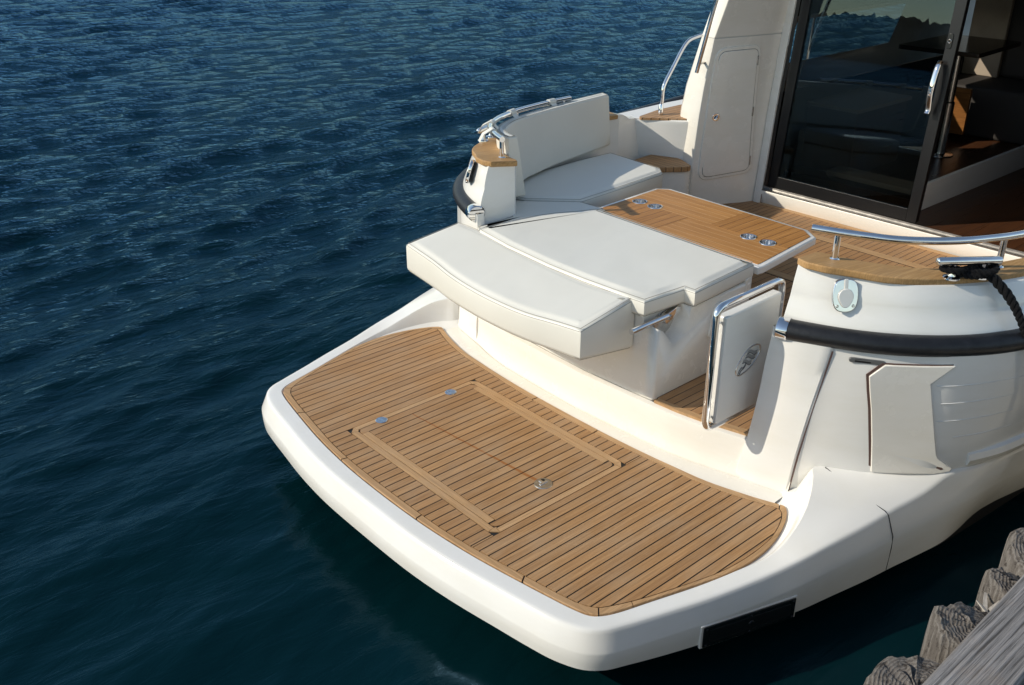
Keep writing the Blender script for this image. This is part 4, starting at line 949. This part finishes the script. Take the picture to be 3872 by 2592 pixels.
# aft bulkhead: jamb strip, sill, chrome track
def lean_box(x0, x1, y0, y1, z0, z1):
    P = []
    for z in (z0, z1): P += [(x0 + (z - .31) * LEAN, y0, z), (x1 + (z - .31) * LEAN, y0, z), (x1 + (z - .31) * LEAN, y1, z), (x0 + (z - .31) * LEAN, y1, z)]
    return P, [(0, 1, 2, 3), (4, 5, 6, 7), (0, 1, 5, 4), (1, 2, 6, 5), (2, 3, 7, 6), (3, 0, 4, 7)]
bh = MB()
jl = lambda y, o_=0: [(4.103 + o_, y, .2), (4.11 + o_, y, .31), (4.162 + o_, y, .9), (4.213 + o_, y - .012, 1.5), (4.28 + o_, y - .03, 2.25)]
v, f = loft([jl(1.150, .03), jl(1.136, .004), jl(1.130), jl(1.076), jl(1.070, .002), jl(1.066, .035)])
bh.add(v, f)
bh.add(*loft([[(4.128, 1.13, .19), (4.118, 1.13, .22), (4.105, 1.13, .292), (4.11, 1.13, .302), (4.16, 1.13, .304)], [(4.158, -1.13, .19), (4.148, -1.13, .22), (4.135, -1.13, .292), (4.14, -1.13, .302), (4.19, -1.13, .304)]]))
bulk = bh.obj('aft_bulkhead', M['cream'], boat, smooth=40)
tr = MB(); tr.add(*loft([[(4.109, 1.07, .303), (4.109, 1.07, .310), (4.150, 1.07, .316), (4.150, 1.07, .328), (4.156, 1.07, .328)], [(4.139, -1.1, .303), (4.139, -1.1, .310), (4.180, -1.1, .316), (4.180, -1.1, .328), (4.186, -1.1, .328)]]))
M['track'] = simple('dull_steel_track', (.34, .33, .32), .38, 1.0, var=.2, vscale=20)
track = tr.obj('door_track', M['track'], bulk, smooth=20)
jt = MB(); jt.add(*loft([jl(1.067, .002), jl(1.060, .002), jl(1.056, .045)])); jt.obj('door_trim', M['chrome'], bulk, smooth=20)
dx = lambda y: 4.160 + (1.07 - y) * .0135
def pane(name, pts, x_off, th, mat, par, bevel=.002):
    P = [(dx(y) + x_off + (z - .31) * LEAN, y, z) for y, z in pts]; return obj(name, *extrude_poly(P, (th, 0, -.0)), mat, par, smooth=0, bevel=bevel)
ty = lambda y, z: y - .075 * max(0, z - .6)          # the port jamb leans inboard
door = empty('sliding_door', (4.16, .45, .31), 'x', 'x'); del door['label'], door['category']; door.parent = boat
zt = 2.2
pane('door_stile', [(1.055, .33), (.985, .33), (.955, zt), (1.03, zt)], 0, .04, M['alu'], door)
pane('door_stile', [(-.075, .33), (-.15, .33), (-.15, zt), (-.075, zt)], 0, .045, M['alu'], door, .004)
pane('door_rail', [(.985, .33), (-.075, .33), (-.075, .415), (.985, .415)], 0.002, .036, M['alu'], door)
pane('door_rail', [(.96, 2.12), (-.075, 2.12), (-.075, zt), (.955, zt)], 0.002, .036, M['alu'], door)
gl = pane('glass_pane', [(.985, .415), (-.075, .415), (-.075, 2.12), (.958, 2.12)], .012, .006, M['glass'], door, 0)
h = catmull([(4.178, -.082, 1.075), (4.198, -.082, 1.10), (4.204, -.083, 1.20), (4.212, -.084, 1.30), (4.222, -.084, 1.385), (4.240, -.084, 1.405)], 5)
h = [(p[0] - .030 * math.sin(math.pi * min(1, max(0, (p[2] - 1.075) / .33))), p[1], p[2]) for p in h]
obj('door_handle', *tube(h, .017, 12, squash=(.7, 1.15)), M['chrome'], door)
lkp = pane('door_lock', rounded([(-.083, 1.485), (-.117, 1.485), (-.117, 1.580), (-.083, 1.580)], .016), -.006, .007, M['blackp'], door, .002)
obj('lock_ring', *tube([(dx(-.1) - .008 + 1.222 * LEAN, -.1 + .011 * math.cos(a), 1.532 + .011 * math.sin(a)) for a in np.linspace(0, 6.283, 17)[:-1]], .0022, 6, closed=True), M['steel'], lkp)
# hand rail on the port column
hr = catmull([(3.553, 1.356, 1.222), (3.556, 1.345, 1.28), (3.558, 1.305, 1.46), (3.562, 1.246, 1.72), (3.60, 1.12, 2.2)], 5)
hrl = obj('hand_rail', *tube(hr, .0145, 14), M['chrome'], boat)
obj('rail_foot', *tube([(3.556, 1.342, 1.287), (3.625, 1.352, 1.285)], .011, 10), M['steel'], hrl)

# ----------------------------------------------------------------- saloon behind the door
sal = MB()
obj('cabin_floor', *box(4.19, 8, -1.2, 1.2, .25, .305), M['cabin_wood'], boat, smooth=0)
obj('saloon_platform', *box(4.55, 8, .02, 1.2, .305, .36), M['cabin_wood'], boat, smooth=0)
obj('platform_board', *box(4.49, 7.6, .0, .03, .305, .50), M['flat_white'], boat, bevel=.004)
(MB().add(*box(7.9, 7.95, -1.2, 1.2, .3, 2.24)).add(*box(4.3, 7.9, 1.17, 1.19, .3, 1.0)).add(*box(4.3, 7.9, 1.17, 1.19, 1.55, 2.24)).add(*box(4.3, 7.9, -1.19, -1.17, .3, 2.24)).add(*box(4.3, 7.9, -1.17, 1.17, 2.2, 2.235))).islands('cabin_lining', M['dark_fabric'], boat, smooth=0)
obj('cabin_panel', *box(6.5, 6.53, .66, .90, .42, .82), M['cabin_panel'], boat, smooth=0)
st = empty('saloon_table', (5.94, .58, .36), 'dark glossy folding table on steel pedestal inside the saloon', 'table')
obj('table_top', *prism(rounded([(5.76, .33), (6.64, .38), (6.62, 1.0), (5.72, 1.0)], .03), 1.205, 1.24), M['dark_top'], st, bevel=.004)
obj('pedestal', *lathe([(.115, .361), (.11, .37), (.05, .378), (.046, .40), (.046, .80), (.036, .81), (.036, 1.205)], (5.94, .58, 0), seg=24), M['steel'], st)
sf = empty('saloon_sofa', (7.0, .75, .36), 'dark upholstered settee along the forward side of the saloon', 'sofa')
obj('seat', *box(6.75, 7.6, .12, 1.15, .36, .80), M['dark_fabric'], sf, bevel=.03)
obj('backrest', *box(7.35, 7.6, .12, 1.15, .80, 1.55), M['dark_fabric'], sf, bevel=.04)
obj('beige_backrest', *prism([(7.30, .80), (7.35, .80), (7.35, 1.14), (7.30, 1.14)], .80, 1.5), M['beige_fabric'], sf, bevel=.01)
ga = empty('galley_cabinet', (5.2, 1.0, .36), 'dark galley cabinet with pale worktop seen through the door glass', 'cabinet')
obj('cabinet', *box(4.75, 5.5, .72, 1.16, .36, .86), M['cabin_wood'], ga, bevel=.01); obj('worktop', *box(4.72, 5.53, .70, 1.16, .86, .89), M['beige_fabric'], ga, bevel=.004)
se = empty('saloon_step', (4.6, .5, .305), 'pale step inside the saloon behind the door glass', 'step')
obj('tread', *box(4.55, 4.75, .10, .80, .40, .44), M['beige_fabric'], se, bevel=.004); obj('riser', *box(4.57, 4.75, .11, .79, .306, .40), M['dark_fabric'], se)

# ----------------------------------------------------------------- mooring rope
def rope():
    main = catmull([(1.775, -1.545, 1.030), (1.800, -1.600, 1.020), (1.820, -1.655, .975), (1.838, -1.715, .905), (1.846, -1.770, .815), (1.858, -1.806, .715), (1.895, -1.822, .600), (1.94, -1.84, .45), (1.98, -1.88, .25), (2.02, -1.95, 0)], 14)
    P = np.array(main); s = np.concatenate([[0], np.cumsum(np.linalg.norm(np.diff(P, axis=0), axis=1))]); mb = MB()
    def twist(P, s, rad, pitch, ph0):
        P = resample([tuple(p) for p in P], max(20, int(s[-1] / .0028))); P = np.array(P); n = len(P); d = np.gradient(P, axis=0); d /= np.linalg.norm(d, axis=1)[:, None]
        L = np.linspace(0, s[-1], n); nrm = np.array((0, 0, 1.0)); out = [[], [], []]; rr = []
        for i in range(n):
            nrm = nrm - d[i] * (nrm @ d[i]); nrm /= np.linalg.norm(nrm); b = np.cross(d[i], nrm); r_ = rad(L[i]); rr.append(r_ * .64)
            for k in range(3):
                a = L[i] / pitch * 2 * math.pi * (.011 / r_) ** .6 + k * 2.0944 + ph0; out[k].append(tuple(P[i] + (nrm * math.cos(a) + b * math.sin(a)) * r_ * .54))
        for o in out: mb.add(*tube(o, .01, 7, rads=rr))
    rad = lambda l: .0185 - .0090 * min(1, max(0, (l - .16) / .34))
    twist(P, s, rad, .075, 0)
    # turns round the cleat
    A, B = np.array((1.605, -1.464, 1.052)), np.array((1.868, -1.612, 1.036)); d = (B - A) / np.linalg.norm(B - A); o = np.array((d[1], -d[0], 0)); o = o if o[1] < 0 else -o
    c = lambda t, k, z: tuple(A + (B - A) * t + o * k + np.array((0, 0, z)))
    t1 = catmull([c(.62, .01, -.02), c(.86, .028, .0), c(.93, .0, .006), c(.86, -.026, .0), c(.5, .0, .0), c(.22, .028, .002), c(.12, 0, .004), c(.2, -.026, 0), c(.5, .012, -.006), c(.72, .036, -.008), c(.80, .03, -.012)], 10)
    q = np.array(t1); ss = np.concatenate([[0], np.cumsum(np.linalg.norm(np.diff(q, axis=0), axis=1))]); twist(q, ss, lambda l: .0125, .06, 1)
    t2 = catmull([c(.30, .0, -.012), c(.5, .026, -.022), c(.68, .03, -.018), c(.80, .0, -.006), c(.70, -.024, -.006), c(.5, .008, .0)], 10)
    q = np.array(t2); ss = np.concatenate([[0], np.cumsum(np.linalg.norm(np.diff(q, axis=0), axis=1))]); twist(q, ss, lambda l: .0125, .06, 2)
    return mb.obj('mooring_rope', M['rope'], None, smooth=60, recalc=True)
tag(rope(), 'black twisted mooring rope made fast on the starboard cleat', 'rope')

# ----------------------------------------------------------------- quay: edge beam, deck boards, fender piles
dock = empty('wooden_quay', (.5, -2.7, .85), 'weathered grey timber quay edge in the corner of the photo', 'quay')
def board(name, y0, y1, z0, z1, x0=-6, x1=12, slope=.024):
    n = 60; X = np.linspace(x0, x1, n); rng = np.random.default_rng(int(abs(y0) * 1000)); e0 = rng.normal(0, .0012, n); e1 = rng.normal(0, .0012, n)
    secs = [[(x, y0 + x * slope + a, z0), (x, y0 + x * slope + a, z1 - .006), (x, y0 + x * slope - .006 + a, z1), (x, y1 + x * slope + .006 + b, z1), (x, y1 + x * slope + b, z1 - .006), (x, y1 + x * slope + b, z0)] for x, a, b in zip(X, e0, e1)]
    return obj(name, *loft(secs, True, False, True), M['plank'], dock, smooth=30)
board('edge_beam', -2.455, -2.602, .72, .85)
y = -2.615
for k in range(7): board('deck_board', y, y - .145, .792, .825); y -= .153
M['bounce_stone'] = simple('pale_bounce_paving', (.70, .64, .54), .85, var=.25, vscale=1.5)
tag(obj('bounce_pavement', *box(-30, 40, -40, -2.72, -2.5, .79), M['bounce_stone'], None, smooth=0), 'unseen pale paving added behind the timber edge to bounce light onto the hull', kind='structure')  # unseen paving and quay face, added to bounce warm fill onto the starboard side
def pile(cx, cy, rx, ry, top, tilt, seed, label):
    rng = np.random.default_rng(seed); n = 44; th = np.linspace(0, 2 * math.pi, n, endpoint=False)
    rad = 1 + .05 * np.sin(th * 3 + rng.uniform(0, 6)) + .045 * np.sin(th * 7 + rng.uniform(0, 6)) + .02 * np.sin(th * 17 + rng.uniform(0, 6)) + rng.normal(0, .012, n)
    rings = []
    for z, k in ((-2.0, 1.02), (.2, 1.01), (top - .16, 1.0), (top - .09, 1.0), (top - .04, .985), (top - .012, .955)):
        rings.append([(cx + rx * math.cos(t) * r_ * k, cy + ry * math.sin(t) * r_ * k, z + (tilt[0] * math.cos(t) * rx + tilt[1] * math.sin(t) * ry) * (1 if z > 0 else 0) + (rng.normal(0, .003) if z > top - .1 else 0)) for t, r_ in zip(th, rad)])
    for k in (.86, .7, .5, .3, .12):
        rings.append([(cx + rx * math.cos(t) * r_ * k, cy + ry * math.sin(t) * r_ * k, top + .012 * (1 - k) + (tilt[0] * math.cos(t) * rx + tilt[1] * math.sin(t) * ry) * k + rng.normal(0, .0035)) for t, r_ in zip(th, rad)])
    v, f = loft(rings, True); v.append((cx, cy, top + .012)); q = (len(rings) - 1) * n
    f += [(q + i, q + (i + 1) % n, len(v) - 1) for i in range(n)]
    o = obj('fender_pile', v, f, M['log'], None, smooth=38, origin=(cx + .01, cy - .02, 0))
    return tag(o, label, 'pile', 'timber piles along the quay edge')
pile(-.335, -2.455, .128, .105, .815, (.12, .12), 1, 'dark weathered pile nearest the bottom edge of the photo')
pile(-.045, -2.455, .098, .100, .825, (-.10, .25), 2, 'wide domed pile with bold growth rings and a white chip')
pile(.105, -2.465, .052, .098, .755, (.0, .1), 3, 'narrow low pile topped with loose splinters')
pile(.225, -2.452, .062, .094, .800, (-.2, .25), 4, 'mid pile with splintered top beside the narrow low pile')
pile(.415, -2.445, .108, .108, .815, (.1, .15), 5, 'broad cracked pile nearest the right edge of the photo')
spl = MB()
for x, y, a, L, w in ((.135, -2.405, .5, .062, .007), (.16, -2.43, -.1, .075, .005), (.11, -2.41, 1.3, .04, .004), (.15, -2.44, .25, .05, .004)):
    c, s = math.cos(a), math.sin(a); spl.add(*extrude_poly([(x - c * L / 2 - s * w, y - s * L / 2 + c * w, .772), (x + c * L / 2, y + s * L / 2, .785), (x + c * L / 2 + s * w, y + s * L / 2 - c * w, .783), (x - c * L / 2 + s * w, y - s * L / 2 - c * w, .770)], (0, 0, .004)))
M['splinter'] = simple('pale_split_wood', (.50, .46, .41), .8, var=.3, vscale=60)
tag(spl.obj('wood_splinters', M['splinter'], None, smooth=0), 'pale loose wood splinters lying on the narrow low pile', 'splinters')
